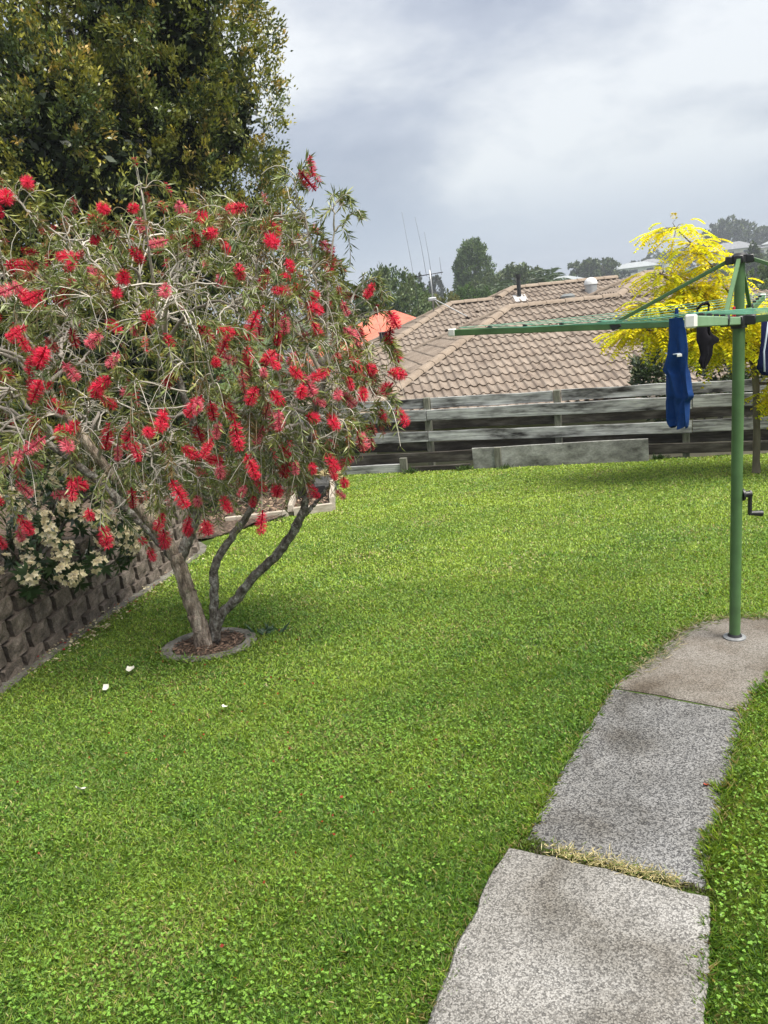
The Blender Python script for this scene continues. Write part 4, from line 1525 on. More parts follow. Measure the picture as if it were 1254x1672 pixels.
shrub('shrub', 'dark green shrub half hidden behind the bottlebrush in the mulch bed', vh(-2.6, 8.9), [((0, 0, .75), (.9, .8, .8)), ((.7, -.1, .5), (.5, .5, .5))], 300, 40, .05, .02, [(.03, .05, .018), (.045, .07, .02), (.06, .075, .03)], 21)
shrub('shrub', 'low grey green shrub in the mulch bed by the fence end', vh(-1.35, 9.9), [((0, 0, .42), (.5, .45, .45)), ((.3, .2, .3), (.3, .3, .3))], 170, 36, .05, .014, [(.06, .075, .035), (.09, .10, .045), (.11, .085, .05)], 22)
shrub('shrub', 'glossy dark shrub with pale edged leaves spilling over the fence', (4.35, 10.15, -0.35), [((0, 0, .92), (.75, .6, .48)), ((-.45, 0, .75), (.42, .4, .40)), ((.9, 0.1, .9), (.75, .6, .40)), ((2.0, .2, .75), (.8, .6, .45))], 520, 36, .075, .034, [(.03, .055, .022), (.045, .075, .03), (.10, .13, .07), (.022, .04, .018)], 23, tip=[(.15, .2, .05), (.22, .25, .14)], mat=M_gloss, cr=(0.07, 0.13), zmin=0.2)

# ------------------------------------------------------------------ golden robinia by the fence
yb = Vector(vh(3.95, 7.85))
yt = empty('golden_tree', yb)
tag(yt, 'small tree with bright yellow feathery leaves beside the clothesline', 'tree')
y0_ = np.array(yb)
G = Geo()
trunk = smooth_poly([(0, 0, -0.08), (-0.01, 0, 0.15), (-0.01, 0.0, 0.5), (-0.03, 0, 0.95), (-0.06, 0, 1.15)], 16)
rt_ = np.linspace(0.038, 0.034, len(trunk))
rt_[:3] += [0.02, 0.014, 0.006]
G.tube(trunk, rt_, 9, wob=0.06)
link('trunk', G.mesh('trunk', mat_noise2('smooth_brown_bark', [(0.3, (0.10, 0.085, 0.06)), (0.7, (0.21, 0.18, 0.13))], 14.0, vscale=(1, 1, .3), bump=.4, bdist=.006), True), yt)
ybr = []
Gy = Geo()
for q, b_ in [((-0.86, -0.05, 2.52), (.25, 0, .1)), ((-0.95, 0.1, 2.1), (.1, 0, .1)), ((-1.15, -0.1, 1.80), (.1, 0, .15)), ((-1.25, 0.05, 1.58), (.1, 0, .12)), ((-0.55, 0.2, 1.88), (.1, 0, .1)), ((-0.45, -0.4, 1.7), (.05, -.1, .1)), ((0.45, 0.0, 1.80), (-.1, 0, .1)), ((0.65, 0.2, 1.7), (0, 0, .1)),
              ((0.75, -0.2, 1.35), (0, 0, .1)), ((-0.65, -0.3, 1.45), (0, 0, .1)), ((-0.55, 0.3, 1.36), (0, 0, .15)), ((0.3, -0.4, 1.2), (0, 0, .1)), ((-0.25, 0.35, 1.45), (0, 0, .1)), ((0.55, 0.1, 1.15), (.1, 0, -.1)), ((0.36, -0.2, 0.72), (.05, 0, .05)), ((0.2, 0.3, 1.62), (0, 0, .1))]:
    p = trunk[-1] if q[2] > 1.1 else trunk[-5]
    pl = bez(p, np.array(q), np.array(b_), 10)
    pl[2:-1] += rng.normal(0, .02, pl[2:-1].shape)
    ybr.append(pl)
    Gy.tube(pl, np.linspace(0.018, 0.005, 10), 6, color=np.array([0.10, 0.075, 0.05]), cap=False)
yp = np.concatenate([b_[5:] for b_ in ybr])
Q, C = [], []
n_l = 0
for i in range(3300):
    p = yp[rng.integers(len(yp))]
    v = nrm(rng.normal(0, 1, 3) + np.array([-.15, 0, 0.15]))
    p2 = p + v * np.array([1.25, 1.25, 0.45]) * rng.uniform(0.03, 0.20)
    if rng.random() < 0.35:
        Gy.tube(np.array([p, (p + p2) / 2 + rng.normal(0, .01, 3), p2]), [0.004, 0.003, 0.002], 3, color=np.array([0.14, 0.10, 0.05]), cap=False)
    ln = rng.uniform(0.12, 0.22)
    m_ = 9
    t = np.linspace(0.1, 1, m_)
    out = nrm(v * np.array([1, 1, 0.35]))
    ra = p2 + out * (t * ln)[:, None]
    ra[:, 2] -= (t ** 2) * ln * rng.uniform(0.25, 0.75)
    ax = nrm(np.gradient(ra, axis=0))
    sd = nrm(np.cross(ax, np.array([0, 0, 1.0])))
    base = np.array([0.88, 0.745, 0.012]) if rng.random() < .75 else np.array([0.64, 0.68, 0.018])
    base = base * rng.uniform(0.75, 1.2)
    for s_ in (-1, 1):
        dl = nrm(sd * s_ + ax * 0.45 + np.array([0, 0, -0.35]))
        Q.append(leaf_quads(ra, dl, rng.uniform(.034, .050, m_), 0.022, n=np.tile([[0, 0, 1.]], (m_, 1)) + rng.normal(0, .3, (m_, 3)), fold=.08))
        C.append(np.tile(base, (m_, 1)) * rng.uniform(.85, 1.15, (m_, 1)))
link('branches', Gy.mesh('branches', M_twig, True), yt)
G = Geo()
G.quads(np.concatenate(Q), np.clip(np.concatenate(C), 0, .85))
o = link('crown', G.mesh('crown', M_yellow), yt)
o['kind'] = 'stuff'

# ------------------------------------------------------------------ rotary clothesline
PC = Vector((1.715, 3.60, float(lawn_z(1.715, 3.60)) + 0.012))
cl = empty('clothesline', PC)
tag(cl, 'green rotary clothesline on a post in the concrete pad', 'clothesline')
AZ = 1.50 - PC.z          # arm height above base
TZ = 1.79 - PC.z


def cyl(bm, r_, z0, z1, seg_=20, r2=None, mtx=None):
    ret = bmesh.ops.create_cone(bm, cap_ends=True, segments=seg_, radius1=r_, radius2=r_ if r2 is None else r2, depth=z1 - z0)
    bmesh.ops.translate(bm, vec=(0, 0, (z0 + z1) / 2), verts=ret['verts'])
    if mtx is not None: bmesh.ops.transform(bm, matrix=mtx, verts=ret['verts'])
    return ret['verts']


def sm(me, ang=40):
    me.polygons.foreach_set('use_smooth', np.ones(len(me.polygons), dtype=bool))
    try:
        me.set_sharp_from_angle(angle=rad(ang))
    except Exception:
        pass
    return me


bm = bmesh.new()
cyl(bm, 0.0265, 0.0, AZ - 0.03, 24)
link('post', sm(bm_mesh('post', bm, M_green)), cl)
bm = bmesh.new()
cyl(bm, 0.0225, AZ - 0.03, TZ, 24)
link('inner_post', sm(bm_mesh('inner_post', bm, M_green)), cl)
bm = bmesh.new()
cyl(bm, 0.054, -0.002, 0.007, 28)
cyl(bm, 0.050, 0.007, 0.012, 28, 0.040)
link('base_plate', sm(bm_mesh('base_plate', bm, mat_plain('dull_zinc', (0.24, 0.245, 0.25), 0.55, metal=0.5, var=.25, scale=40))), cl)
bm = bmesh.new()
cyl(bm, 0.036, 0.010, 0.024, 24, 0.029)
link('base_collar', sm(bm_mesh('base_collar', bm, M_black)), cl)
# crank handle on the right side of the post
crz = 0.67 - PC.z
cr_ = link('crank', None or bm_mesh('crank', (lambda b_: (cyl(b_, 0.030, 0, 0.010, 20, None, Matrix.Translation((0.024, 0, crz)) @ Matrix.Rotation(PI / 2, 4, 'Y')),
                                                      cyl(b_, 0.015, 0, 0.038, 16, None, Matrix.Translation((0.034, 0, crz)) @ Matrix.Rotation(PI / 2, 4, 'Y')), b_)[2])(bmesh.new()), M_black), cl)
sm(cr_.data)
bm = bmesh.new()
add_box(bm, 0.066, 0, crz - 0.045, 0.017, 0.022, 0.125, 0.005)
link('crank_arm', bm_mesh('crank_arm', bm, M_black), cr_)
bm = bmesh.new()
cyl(bm, 0.011, 0, 0.058, 14, 0.0155, Matrix.Translation((0.070, 0, crz - 0.098)) @ Matrix.Rotation(PI / 2 + 0.12, 4, 'Y'))
link('grip', sm(bm_mesh('grip', bm, M_black)), cr_)
# hubs
bm = bmesh.new()
cyl(bm, 0.034, TZ - 0.035, TZ - 0.004, 18)
for k in range(4):
    a_ = k * PI / 2
    add_box(bm, 0.042, 0, TZ - 0.022, 0.035, 0.040, 0.036, 0.004, Matrix.Rotation(a_ + math.atan2(-1.28, -.76), 4, 'Z'))
link('top_hub', sm(bm_mesh('top_hub', bm, M_black)), cl)
bm = bmesh.new()
cyl(bm, 0.036, TZ - 0.004, TZ + 0.006, 18, 0.024)
link('top_cap', sm(bm_mesh('top_cap', bm, M_black)), cl)
bm = bmesh.new()
cyl(bm, 0.036, AZ - 0.035, AZ + 0.022, 20)
for k in range(4):
    a_ = k * PI / 2
    add_box(bm, 0.048, 0, AZ, 0.045, 0.045, 0.044, 0.004, Matrix.Rotation(a_ + math.atan2(-1.28, -.76), 4, 'Z'))
link('arm_hub', sm(bm_mesh('arm_hub', bm, M_black)), cl)
LEN = 1.44
RISE = 0.055
tips = []
a0 = math.atan2(-1.28, -.76)


def rot_to(v):
    return Vector(v).normalized().to_track_quat('X', 'Z').to_matrix().to_4x4()


HOOKS = [0.42, 0.56, 0.70, 0.84, 0.97]
for k in range(4):
    a_ = a0 + k * PI / 2
    dv = Vector((math.cos(a_), math.sin(a_), 0))
    p0 = dv * 0.05 + Vector((0, 0, AZ))
    p1 = dv * LEN + Vector((0, 0, AZ + (RISE if k else 0.080)))
    tips.append((p0, p1, dv))
    v = p1 - p0
    near_ = (k == 0)
    bm = bmesh.new()
    add_box(bm, v.length / 2, 0, 0, v.length, 0.026, 0.034, 0.003)
    o = link('arm', bm_mesh('arm', bm, M_ltgreen if near_ else M_green), cl)
    o.matrix_basis = Matrix.Translation(p0) @ rot_to(v)
    bm = bmesh.new()
    add_box(bm, v.length, 0, 0.001, 0.042, 0.032, 0.041, 0.005)
    e_ = link('end_cap', bm_mesh('end_cap', bm, M_white), o)
    for t in HOOKS[:-1]:
        bm = bmesh.new()
        add_box(bm, v.length * t, 0, 0.021, 0.022, 0.018, 0.014, 0.003)
        link('hook', bm_mesh('hook', bm, M_black), o)
    # strut from the top hub down to the arm
    q0 = dv * 0.045 + Vector((0, 0, TZ - 0.022))
    q1 = p0 + v * 0.37 + Vector((0, 0, 0.012))
    u_ = q1 - q0
    bm = bmesh.new()
    add_box(bm, u_.length / 2, 0, 0, u_.length, 0.017, 0.017, 0.002)
    s_ = link('strut', bm_mesh('strut', bm, M_green), cl)
    s_.matrix_basis = Matrix.Translation(q0) @ rot_to(u_)
    bm = bmesh.new()
    add_box(bm, u_.length - 0.005, 0, -0.012, 0.05, 0.034, 0.036, 0.003)
    link('bracket', bm_mesh('bracket', bm, M_black), s_)
for t in HOOKS:
    G = Geo()
    for k in range(4):
        pa = tips[k][0] + (tips[k][1] - tips[k][0]) * t + Vector((0, 0, 0.026))
        pb = tips[(k + 1) % 4][0] + (tips[(k + 1) % 4][1] - tips[(k + 1) % 4][0]) * t + Vector((0, 0, 0.026))
        pl = np.array([np.array(pa) * (1 - s_) + np.array(pb) * s_ + np.array([0, 0, -0.018 * 4 * s_ * (1 - s_)]) for s_ in np.linspace(0, 1, 9)])
        G.tube(pl, np.full(9, 0.0019), 5, cap=False)
    link('line', G.mesh('line', M_line, True), cl)


def wpt(k, t, s_):
    """point on line t between arm k and k+1 in world space"""
    pa = tips[k][0] + (tips[k][1] - tips[k][0]) * t
    pb = tips[(k + 1) % 4][0] + (tips[(k + 1) % 4][1] - tips[(k + 1) % 4][0]) * t
    return PC + pa * (1 - s_) + pb * s_ + Vector((0, 0, 0.026 - 0.018 * 4 * s_ * (1 - s_)))


# ------------------------------------------------------------------ washing
def cloth(name, top, dirv, rows, mat, thick=0.006, seed=0, nu=18, nv=26, ripple=0.02, lines=None):
    """rows: list of (drop, left, right) along dirv; a hanging cloth with two layers and folds"""
    r = np.random.default_rng(seed)
    dirv = Vector(dirv).normalized()
    nrm_ = Vector((-dirv.y, dirv.x, 0))
    ph = r.uniform(0, 6, 4)
    ds = np.array([q[0] for q in rows])
    ls = np.array([q[1] for q in rows])
    rs = np.array([q[2] for q in rows])
    bm = bmesh.new()
    sides = []
    for side in (1, -1):
        g = []
        for j in range(nv + 1):
            d_ = ds[-1] * j / nv
            l_, rr = np.interp(d_, ds, ls), np.interp(d_, ds, rs)
            row = []
            for i in range(nu + 1):
                u_ = i / nu
                s_ = l_ + (rr - l_) * u_
                edge_ = math.sin(PI * u_) ** 0.6 if 0 < u_ < 1 else 0
                grow_ = min(1, j / nv * 2.2)
                y_ = side * (thick * edge_ + 0.012 * edge_ * grow_) + ripple * grow_ * (math.sin(u_ * 7 + ph[0] + j * .10) * .6 + math.sin(u_ * 13 + ph[1] - j * .14) * .45 + math.sin(u_ * 24 + ph[3] + j * .05) * .22)
                z_ = -d_ + 0.006 * math.sin(u_ * 9 + ph[2]) * grow_
                row.append(bm.verts.new(Vector((0, 0, z_)) + dirv * s_ + nrm_ * y_))
            g.append(row)
        sides.append(g)
        for j in range(nv):
            for i in range(nu):
                f_ = (g[j][i], g[j][i + 1], g[j + 1][i + 1], g[j + 1][i])
                bm.faces.new(f_ if side > 0 else f_[::-1])
    A_, B_ = sides
    for j in range(nv):
        bm.faces.new((A_[j][0], A_[j + 1][0], B_[j + 1][0], B_[j][0]))
        bm.faces.new((A_[j][nu], B_[j][nu], B_[j + 1][nu], A_[j + 1][nu]))
    for i in range(nu):
        bm.faces.new((A_[0][i], B_[0][i], B_[0][i + 1], A_[0][i + 1]))
    bmesh.ops.remove_doubles(bm, verts=bm.verts, dist=1e-5)
    bmesh.ops.recalc_face_normals(bm, faces=bm.faces)
    o = link(name, sm(bm_mesh(name, bm, mat), 60), loc=top)
    return o, dirv, nrm_


wd = (wpt(3, .70, .5) - wpt(3, .70, .8)).normalized()
bt_top = wpt(3, 0.70, 0.875)
sh, dv_, nv_ = cloth('blue_shirt', bt_top, -wd, [(0, -.045, .035), (.04, -.05, .042), (.13, -.055, .055), (.16, -.066, .055), (.185, -.088, .058), (.20, -.055, .06), (.27, -.048, .082), (.29, -.044, .092), (.305, -.048, .066), (.39, -.044, .064), (.405, -.022, .058)], M_blue, 0.010, 3, nu=40, nv=40, ripple=0.017)
tag(sh, 'royal blue shirt hanging from the green line by the white capped arm', 'shirt')
for pts_ in ([(-.042, .126), (0, .131), (.046, .128)], ):
    G = Geo()
    G.tube(np.array([np.array(dv_) * a_ + np.array([0, 0, -b_]) - np.array(nv_) * 0.020 * (1 if np.dot(nv_, (0, -1, 0)) < 0 else -1) for a_, b_ in pts_]), [0.0025] * 3, 5)
    link('seam', G.mesh('seam', M_piping, True), sh)
bm = bmesh.new()
add_box(bm, 0, 0, 0, 0.018, 0.004, 0.010, 0.001)
o = link('label_tag', bm_mesh('label_tag', bm, M_white), sh)
o.location = Vector(dv_) * 0.045 + Vector((0, 0, -.134)) + Vector(nv_) * (-0.022 if nv_.y > 0 else 0.022)

# small black garment with straps, on a line behind the near arm
g_top = wpt(3, 0.70, 0.86)
g_top = Vector((1.77, 4.10, 1.535))
bg_ = empty('black_garment', g_top)
bg_.scale = (0.8, 0.8, 0.82)
tag(bg_, 'small black strappy garment pegged below the green clothesline arm', 'garment')
body, dv2, nv2 = cloth('body', (0, 0, 0), Vector((1, .15, 0)), [(.12, -.055, .045), (.135, -.06, .10), (.17, -.055, .105), (.19, -.045, .06), (.25, -.03, .055), (.29, -.045, .035), (.335, -.02, .0)], M_blackcloth, 0.008, 8, 10, 16, 0.008)
for v in body.data.vertices:
    v.co.z -= 0.02
body.parent = bg_
G = Geo()
for x0, x1 in ((-.045, -.035), (.03, .03)):
    G.tube(np.array([(x0, 0, 0.035), (x0 * .9 - .004, 0, -.05), (x1, 0, -.15)]), [0.006, 0.007, 0.012], 6)
G.tube(np.array([(-.05, 0, 0.02), (-.02, 0, 0.045), (.02, 0, 0.055), (.035, 0, .03)]), [0.007, 0.010, 0.012, 0.008], 6)
link('straps', G.mesh('straps', M_blackcloth, True), bg_)

ns_top = wpt(0, 0.97, 0) + Vector((0.43, 0.42, 0.0))
ns, dv3, nv3 = cloth('navy_shorts', Vector((1.445, 2.74, 1.535)), Vector((1, .2, 0)), [(0, -.07, .12), (.08, -.075, .12), (.16, -.085, .12), (.185, -.06, .12)], M_navy, 0.01, 5, 12, 14, 0.01)
tag(ns, 'navy garment with white piping at the right edge of the photo', 'garment')
G = Geo()
G.tube(np.array([np.array(dv3) * a_ + np.array([0, -0.024, -b_]) for a_, b_ in ((-.055, .0), (-.062, .05), (-.07, .10), (-.066, .17))]), [0.003] * 4, 5)
link('piping', G.mesh('piping', M_piping, True), ns)


def peg(loc, mat, label, rz=0.3):
    bm = bmesh.new()
    add_box(bm, -0.004, 0, 0, 0.006, 0.010, 0.06, 0.002, Matrix.Rotation(0.08, 4, 'Y'))
    add_box(bm, 0.004, 0, 0, 0.006, 0.010, 0.06, 0.002, Matrix.Rotation(-0.08, 4, 'Y'))
    cyl(bm, 0.004, -0.009, 0.009, 10, None, Matrix.Translation((0, 0, 0.006)) @ Matrix.Rotation(PI / 2, 4, 'X'))
    o = link('clothes_peg', bm_mesh('clothes_peg', bm, mat), loc=loc, rot=(0, 0, rz))
    tag(o, label, 'clothes peg', 'pegs on the clothesline')
    return o


peg(wpt(3, 0.56, 0.80) + Vector((0, 0, 0.012)), M_purple, 'purple clothes peg on the line above the near arm')
peg(PC + Vector((-0.045, -0.045, AZ + 0.035)), M_red, 'red clothes peg beside the green post at arm height')
peg(bt_top + Vector((0, 0, 0.006)), M_blue, 'blue clothes peg holding the blue shirt')

# ------------------------------------------------------------------ litter: petals, red bits
def petal(loc, mat, s_, label=None, name='fallen_petal', cat='petal', group=None):
    bm = bmesh.new()
    g = []
    for j in range(4):
        row = []
        for i in range(4):
            u_, v_ = i / 3 - .5, j / 3 - .5
            row.append(bm.verts.new((u_ * s_ * (1.2 - .5 * abs(v_)), v_ * s_ * (1 - .4 * abs(u_)), s_ * (0.9 * u_ * u_ + 0.5 * v_ * v_ + random.uniform(-.06, .06)))))
        g.append(row)
    for j in range(3):
        for i in range(3): bm.faces.new((g[j][i], g[j][i + 1], g[j + 1][i + 1], g[j + 1][i]))
    o = link(name, bm_mesh(name, bm, mat, True), loc=loc, rot=(random.uniform(-.6, .6), random.uniform(-.6, .6), random.uniform(0, 6)))
    if label: tag(o, label, cat, group)
    return o


M_wp = mat_plain('white_petal', (0.66, 0.64, 0.54), 0.6)
M_cp = mat_plain('cream_petal', (0.72, 0.66, 0.42), 0.6)
M_rb = mat_plain('red_bit', (0.32, 0.05, 0.02), 0.7)
for (x, y), s_, lab in [((-1.50, 3.98), .05, 'white fallen petal on the lawn below the wall corner'), ((-1.56, 3.75), .042, 'small cream white petal on the lawn, further left of two'), ((-1.32, 2.73), .05, 'large white fallen petal nearest the camera on the left'), ((-0.86, 3.36), .03, 'tiny white petal on the open lawn in front of the tree ring')]:
    petal(vh(x, y, 0.036), M_wp, s_ * .8, lab, group='petals on the lawn')
lit = empty('petal_litter', vh(-1.95, 5.0))
tag(lit, 'cream petals fallen along the foot of the block wall', 'petals', kind='stuff')
G = Geo()
n = 240
y = np.concatenate([rng.normal(4.75, .28, 110), rng.uniform(4.1, 6.6, 130)])
x = wall_x(y) + np.abs(rng.normal(0.12, 0.08, n)) + .03
P = np.stack([x, y, lawn_z(x, y) + rng.uniform(.018, .034, n)], 1)
cc = np.where(rng.random((n, 1)) < .72, np.array([[.68, .62, .40]]), np.where(rng.random((n, 1)) < .5, np.array([[.3, .02, .02]]), np.array([[.30, .18, .09]]))) * rng.uniform(.7, 1.15, (n, 1))
G.quads(leaf_quads(P, np.concatenate([rng.normal(0, 1, (n, 2)), rng.normal(.1, .2, (n, 1))], 1), rng.uniform(.015, .035, n), rng.uniform(.012, .024, n), n=np.tile([[0, 0, 1.]], (n, 1)) + rng.normal(0, .3, (n, 3)), fold=.15), cc)
o = link('petals', G.mesh('petals', M_petal), lit)
o.matrix_basis = Matrix.Translation(-lit.location)
G = Geo()
n = 150
y = rng.uniform(1.7, 4.6, n)
x = rng.uniform(-1.0, .1, n) * (y * .45)
x[:70] = -1.0 + rng.normal(0, .5, 70)
y[:70] = 3.6 + rng.normal(0, .5, 70)
k = lawn_mask(x, y)
P = np.stack([x, y, lawn_z(x, y) + rng.uniform(.02, .034, n)], 1)[k]
n = len(P)
G.quads(leaf_quads(P, np.concatenate([rng.normal(0, 1, (n, 2)), rng.normal(.2, .3, (n, 1))], 1), rng.uniform(.008, .018, n), rng.uniform(.006, .012, n)), np.array([.28, .035, .02])[None] * rng.uniform(.5, 1.4, (n, 1)))
tag(link('flower_litter', G.mesh('flower_litter', M_petal)), 'tiny red flower bits dropped on the lawn', 'flower bits', kind='stuff')
o = petal((1.03, 2.36, float(lawn_z(1.0, 2.4)) + .012), M_rb, .02, 'tiny red petal lying on the grey path slab', 'red_petal')


def weed(loc, n_, ln, label, c_, seed, group=None):
    r = np.random.default_rng(seed)
    e_ = tag(empty('weed', loc), label, 'weed', group)
    P = r.normal(0, .03, (n_, 3)) * np.array([1.6, .5, 0])
    d_ = np.concatenate([r.normal(0, .7, (n_, 2)), np.abs(r.normal(.6, .3, (n_, 1)))], 1)
    G = Geo()
    G.quads(leaf_quads(P, d_, ln * r.uniform(.6, 1.2, n_), ln * .2, fold=.1), np.array(c_)[None] * r.uniform(.6, 1.4, (n_, 1)))
    link('leaves', G.mesh('leaves', M_grass), e_)


weed(fpt(0.55, ground_z(.55, .3), .33), 60, .11, 'leafy weed growing beside the timber peg', (.06, .11, .03), 61)
weed(fpt(1.25, ground_z(1.25, .3), .27), 90, .10, 'leafy weed at the left end of the cement board', (.07, .12, .03), 62)
weed(fpt(1.75, ground_z(1.75, .3), .30), 50, .08, 'small weed under the stake of the cement board', (.07, .12, .03), 63)
weed(fpt(3.5, ground_z(3.5, .15), .12), 70, .09, 'dark weed in the gap right of the cement board', (.04, .08, .02), 64)
weed(vh(-0.80, 4.42, 0), 40, .09, 'blue green weed tuft beside the concrete tree ring', (.06, .11, .06), 65)

# ------------------------------------------------------------------ neighbour's house with hipped concrete tile roof
HA = Vector((3.109, 17.0, 1.497))
HR = Vector((math.sin(rad(86)), math.cos(rad(86)), 0))
HD = Vector((-HR.y, HR.x, 0))
SLOPE = rad(22.5)
TS = math.tan(SLOPE)
EAVE = -1.62
BLK = [dict(r0=0.0, r1=3.7, d=0.0, z=0.0), dict(r0=3.43, r1=4.0, d=1.007, z=0.417), dict(r0=1.43, r1=4.4, d=5.05, z=0.456), dict(r0=-0.44, r1=4.0, d=4.46, z=0.212)]
for b_ in BLK: b_['h'] = (b_['z'] - EAVE) / TS


def roof_h(r_, d_, skip=None):
    best = -9
    for i, b_ in enumerate(BLK):
        if i == skip: continue
        e_ = max(abs(d_ - b_['d']), b_['r0'] - r_, r_ - b_['r1'])
        if e_ <= b_['h']: best = max(best, b_['z'] - TS * e_ if e_ > 0 else b_['z'])
    return best


house = empty('neighbour_house', HA + Vector((3, 2, -4.4)))
tag(house, 'neighbouring house with brown concrete tile hip roof beyond the fence', 'house')
hinv = Matrix.Translation(-house.location)


def hw(r_, d_, z_):
    return HA + HR * r_ + HD * d_ + Vector((0, 0, z_))


TW, TEX, TL = 0.33, 0.315, 0.39


def tile_bm():
    bm = bmesh.new()
    ns = 12
    top, front, back = [], [], []
    for i in range(ns + 1):
        u_ = i / ns
        ph_ = (u_ * 2) % 1.0
        if i == ns: ph_ = 1.0
        # roll on the left of each half, flat pan on the right
        z_ = 0.036 * math.sin(PI * min(ph_ / 0.55, 1.0)) ** 1.0 - 0.006 * math.sin(PI * max(0, (ph_ - .55) / .45))
        x_ = u_ * TW
        front.append(bm.verts.new((x_, 0, z_ + 0.012)))
        top.append(bm.verts.new((x_, 0, z_ + 0.036)))
        back.append(bm.verts.new((x_, TL, z_ + 0.004)))
    for i in range(ns):
        bm.faces.new((top[i], top[i + 1], back[i + 1], back[i]))
        bm.faces.new((front[i], front[i + 1], top[i + 1], top[i]))
    return bm


TILE = bm_mesh('tile', tile_bm(), M_tile)
roof = link('roof', bpy.data.meshes.new('roof'), house)   # filled below with the plain under-sheets and far slopes
tiles = []
for bi, b_ in enumerate(BLK):
    h_ = b_['h']
    r0, r1, d0 = b_['r0'], b_['r1'], b_['d']
    facesd = [('front', hw(r0 - h_, d0 - h_, EAVE), HR, HD, r1 - r0 + 2 * h_), ('left', hw(r0 - h_, d0 + h_, EAVE), -HD, HR, 2 * h_)]
    for fname, O, U, W, Lt in facesd:
        upv = (W + Vector((0, 0, TS))).normalized()
        nv = U.cross(upv).normalized()
        nrow = int(h_ / math.cos(SLOPE) / TEX) + 1
        for j in range(nrow):
            w0 = j * TEX * math.cos(SLOPE)
            for i in range(-1, int(Lt / TW) + 1):
                u0 = i * TW
                uc, wc = u0 + TW / 2, w0 + TEX * math.cos(SLOPE) / 2
                # corners inside the face?
                cs = [(u0, w0), (u0 + TW, w0), (u0, w0 + TL * math.cos(SLOPE)), (u0 + TW, w0 + TL * math.cos(SLOPE))]
                ins = [(u_ >= w_ - 1e-6 and Lt - u_ >= w_ - 1e-6 and w_ <= h_) for u_, w_ in cs]
                if not any(ins): continue
                wp = O + U * uc + W * wc + Vector((0, 0, wc * TS))
                rel = wp - HA
                rr_, dd_ = rel.dot(HR), rel.dot(HD)
                other = roof_h(rr_, dd_, bi)
                mine = EAVE + wc * TS
                if other > mine + 0.09: continue
                if abs(other - mine) < 0.01 and bi in (1, 3) and fname == 'front': continue
                if rr_ > 7.6: continue
                mtx = Matrix.Identity(4)
                pos = O + U * u0 + W * w0 + Vector((0, 0, w0 * TS))
                for q in range(3): mtx[q][0], mtx[q][1], mtx[q][2], mtx[q][3] = U[q], upv[q], nv[q], pos[q]
                tiles.append((wp.length if not (fname == 'left' and bi > 0) else wp.length + 6, mtx, all(ins), u0, w0, Lt, h_))
tiles.sort(key=lambda t_: t_[0])
rest = bmesh.new()


def clip_tile(bm, u0, w0, Lt, h_):
    cs = math.cos(SLOPE)
    # keep u >= w  ->  (u0+x) - (w0+y*cs) >= 0
    for no, c0 in (((1, -cs, 0), u0 - w0), ((-1, -cs, 0), Lt - u0 - w0), ((0, -1, 0), (h_ - w0) / cs)):
        nn = Vector(no)
        pt = -nn * (c0 / nn.length_squared)
        bmesh.ops.bisect_plane(bm, geom=bm.verts[:] + bm.edges[:] + bm.faces[:], plane_co=pt, plane_no=nn, clear_inner=True, clear_outer=False)


for k, (dist, mtx, full, u0, w0, Lt, h_) in enumerate(tiles):
    jit = Matrix.Translation((0, 0, random.uniform(0, .006))) @ Matrix.Rotation(random.uniform(-.006, .006), 4, 'X')
    if k < 300:
        if full: me = TILE
        else:
            bm = tile_bm()
            clip_tile(bm, u0, w0, Lt, h_)
            if not bm.faces:
                bm.free()
                continue
            me = bm_mesh('tile', bm, M_tile)
        o = link('tile', me, roof)
        o.matrix_basis = hinv @ mtx @ jit
    else:
        bm = tile_bm()
        if not full: clip_tile(bm, u0, w0, Lt, h_)
        bmesh.ops.transform(bm, matrix=hinv @ mtx @ jit, verts=bm.verts)
        tmp = bpy.data.meshes.new('tmp')
        bm.to_mesh(tmp)
        bm.free()
        rest.from_mesh(tmp)
        bpy.data.meshes.remove(tmp)
o = link('tiles', bm_mesh('tiles', rest, M_tile), roof)
o['kind'] = 'stuff'
# under-sheets: every slope as a plain sheet just below the tiles
bm = bmesh.new()
for b_ in BLK:
    h_ = b_['h']
    z0_ = -0.03
    c4 = [hw(b_['r0'] - h_, b_['d'] - h_, EAVE + z0_), hw(b_['r1'] + h_, b_['d'] - h_, EAVE + z0_), hw(b_['r1'] + h_, b_['d'] + h_, EAVE + z0_), hw(b_['r0'] - h_, b_['d'] + h_, EAVE + z0_)]
    ra, rb = hw(b_['r0'], b_['d'], b_['z'] + z0_), hw(b_['r1'], b_['d'], b_['z'] + z0_)
    vs = [bm.verts.new(hinv @ v_) for v_ in c4 + [ra, rb]]
    for f_ in ((0, 1, 5, 4), (1, 2, 5), (2, 3, 4, 5), (3, 0, 4)): bm.faces.new([vs[q] for q in f_])
bm.to_mesh(roof.data)
bm.free()
roof.data.materials.append(M_tile)
# ridge and hip caps
bm = bmesh.new()
gr_ = []
for y_, rs in ((0, 1.12), (0.41, 0.98)):
    row = []
    for i in range(7):
        a_ = PI * (i / 6)
        row.append((bm.verts.new((0.110 * rs * math.cos(a_), y_, 0.075 * rs * math.sin(a_) - .012)), bm.verts.new((0.095 * rs * math.cos(a_), y_, 0.050 * rs * math.sin(a_) - .018))))
    gr_.append(row)
for i in range(6):
    bm.faces.new((gr_[0][i][0], gr_[0][i + 1][0], gr_[1][i + 1][0], gr_[1][i][0]))
    bm.faces.new((gr_[0][i][1], gr_[0][i + 1][1], gr_[0][i + 1][0], gr_[0][i][0]))
bmesh.ops.recalc_face_normals(bm, faces=bm.faces)
CAP = sm(bm_mesh('ridge_cap', bm, M_cap), 50)


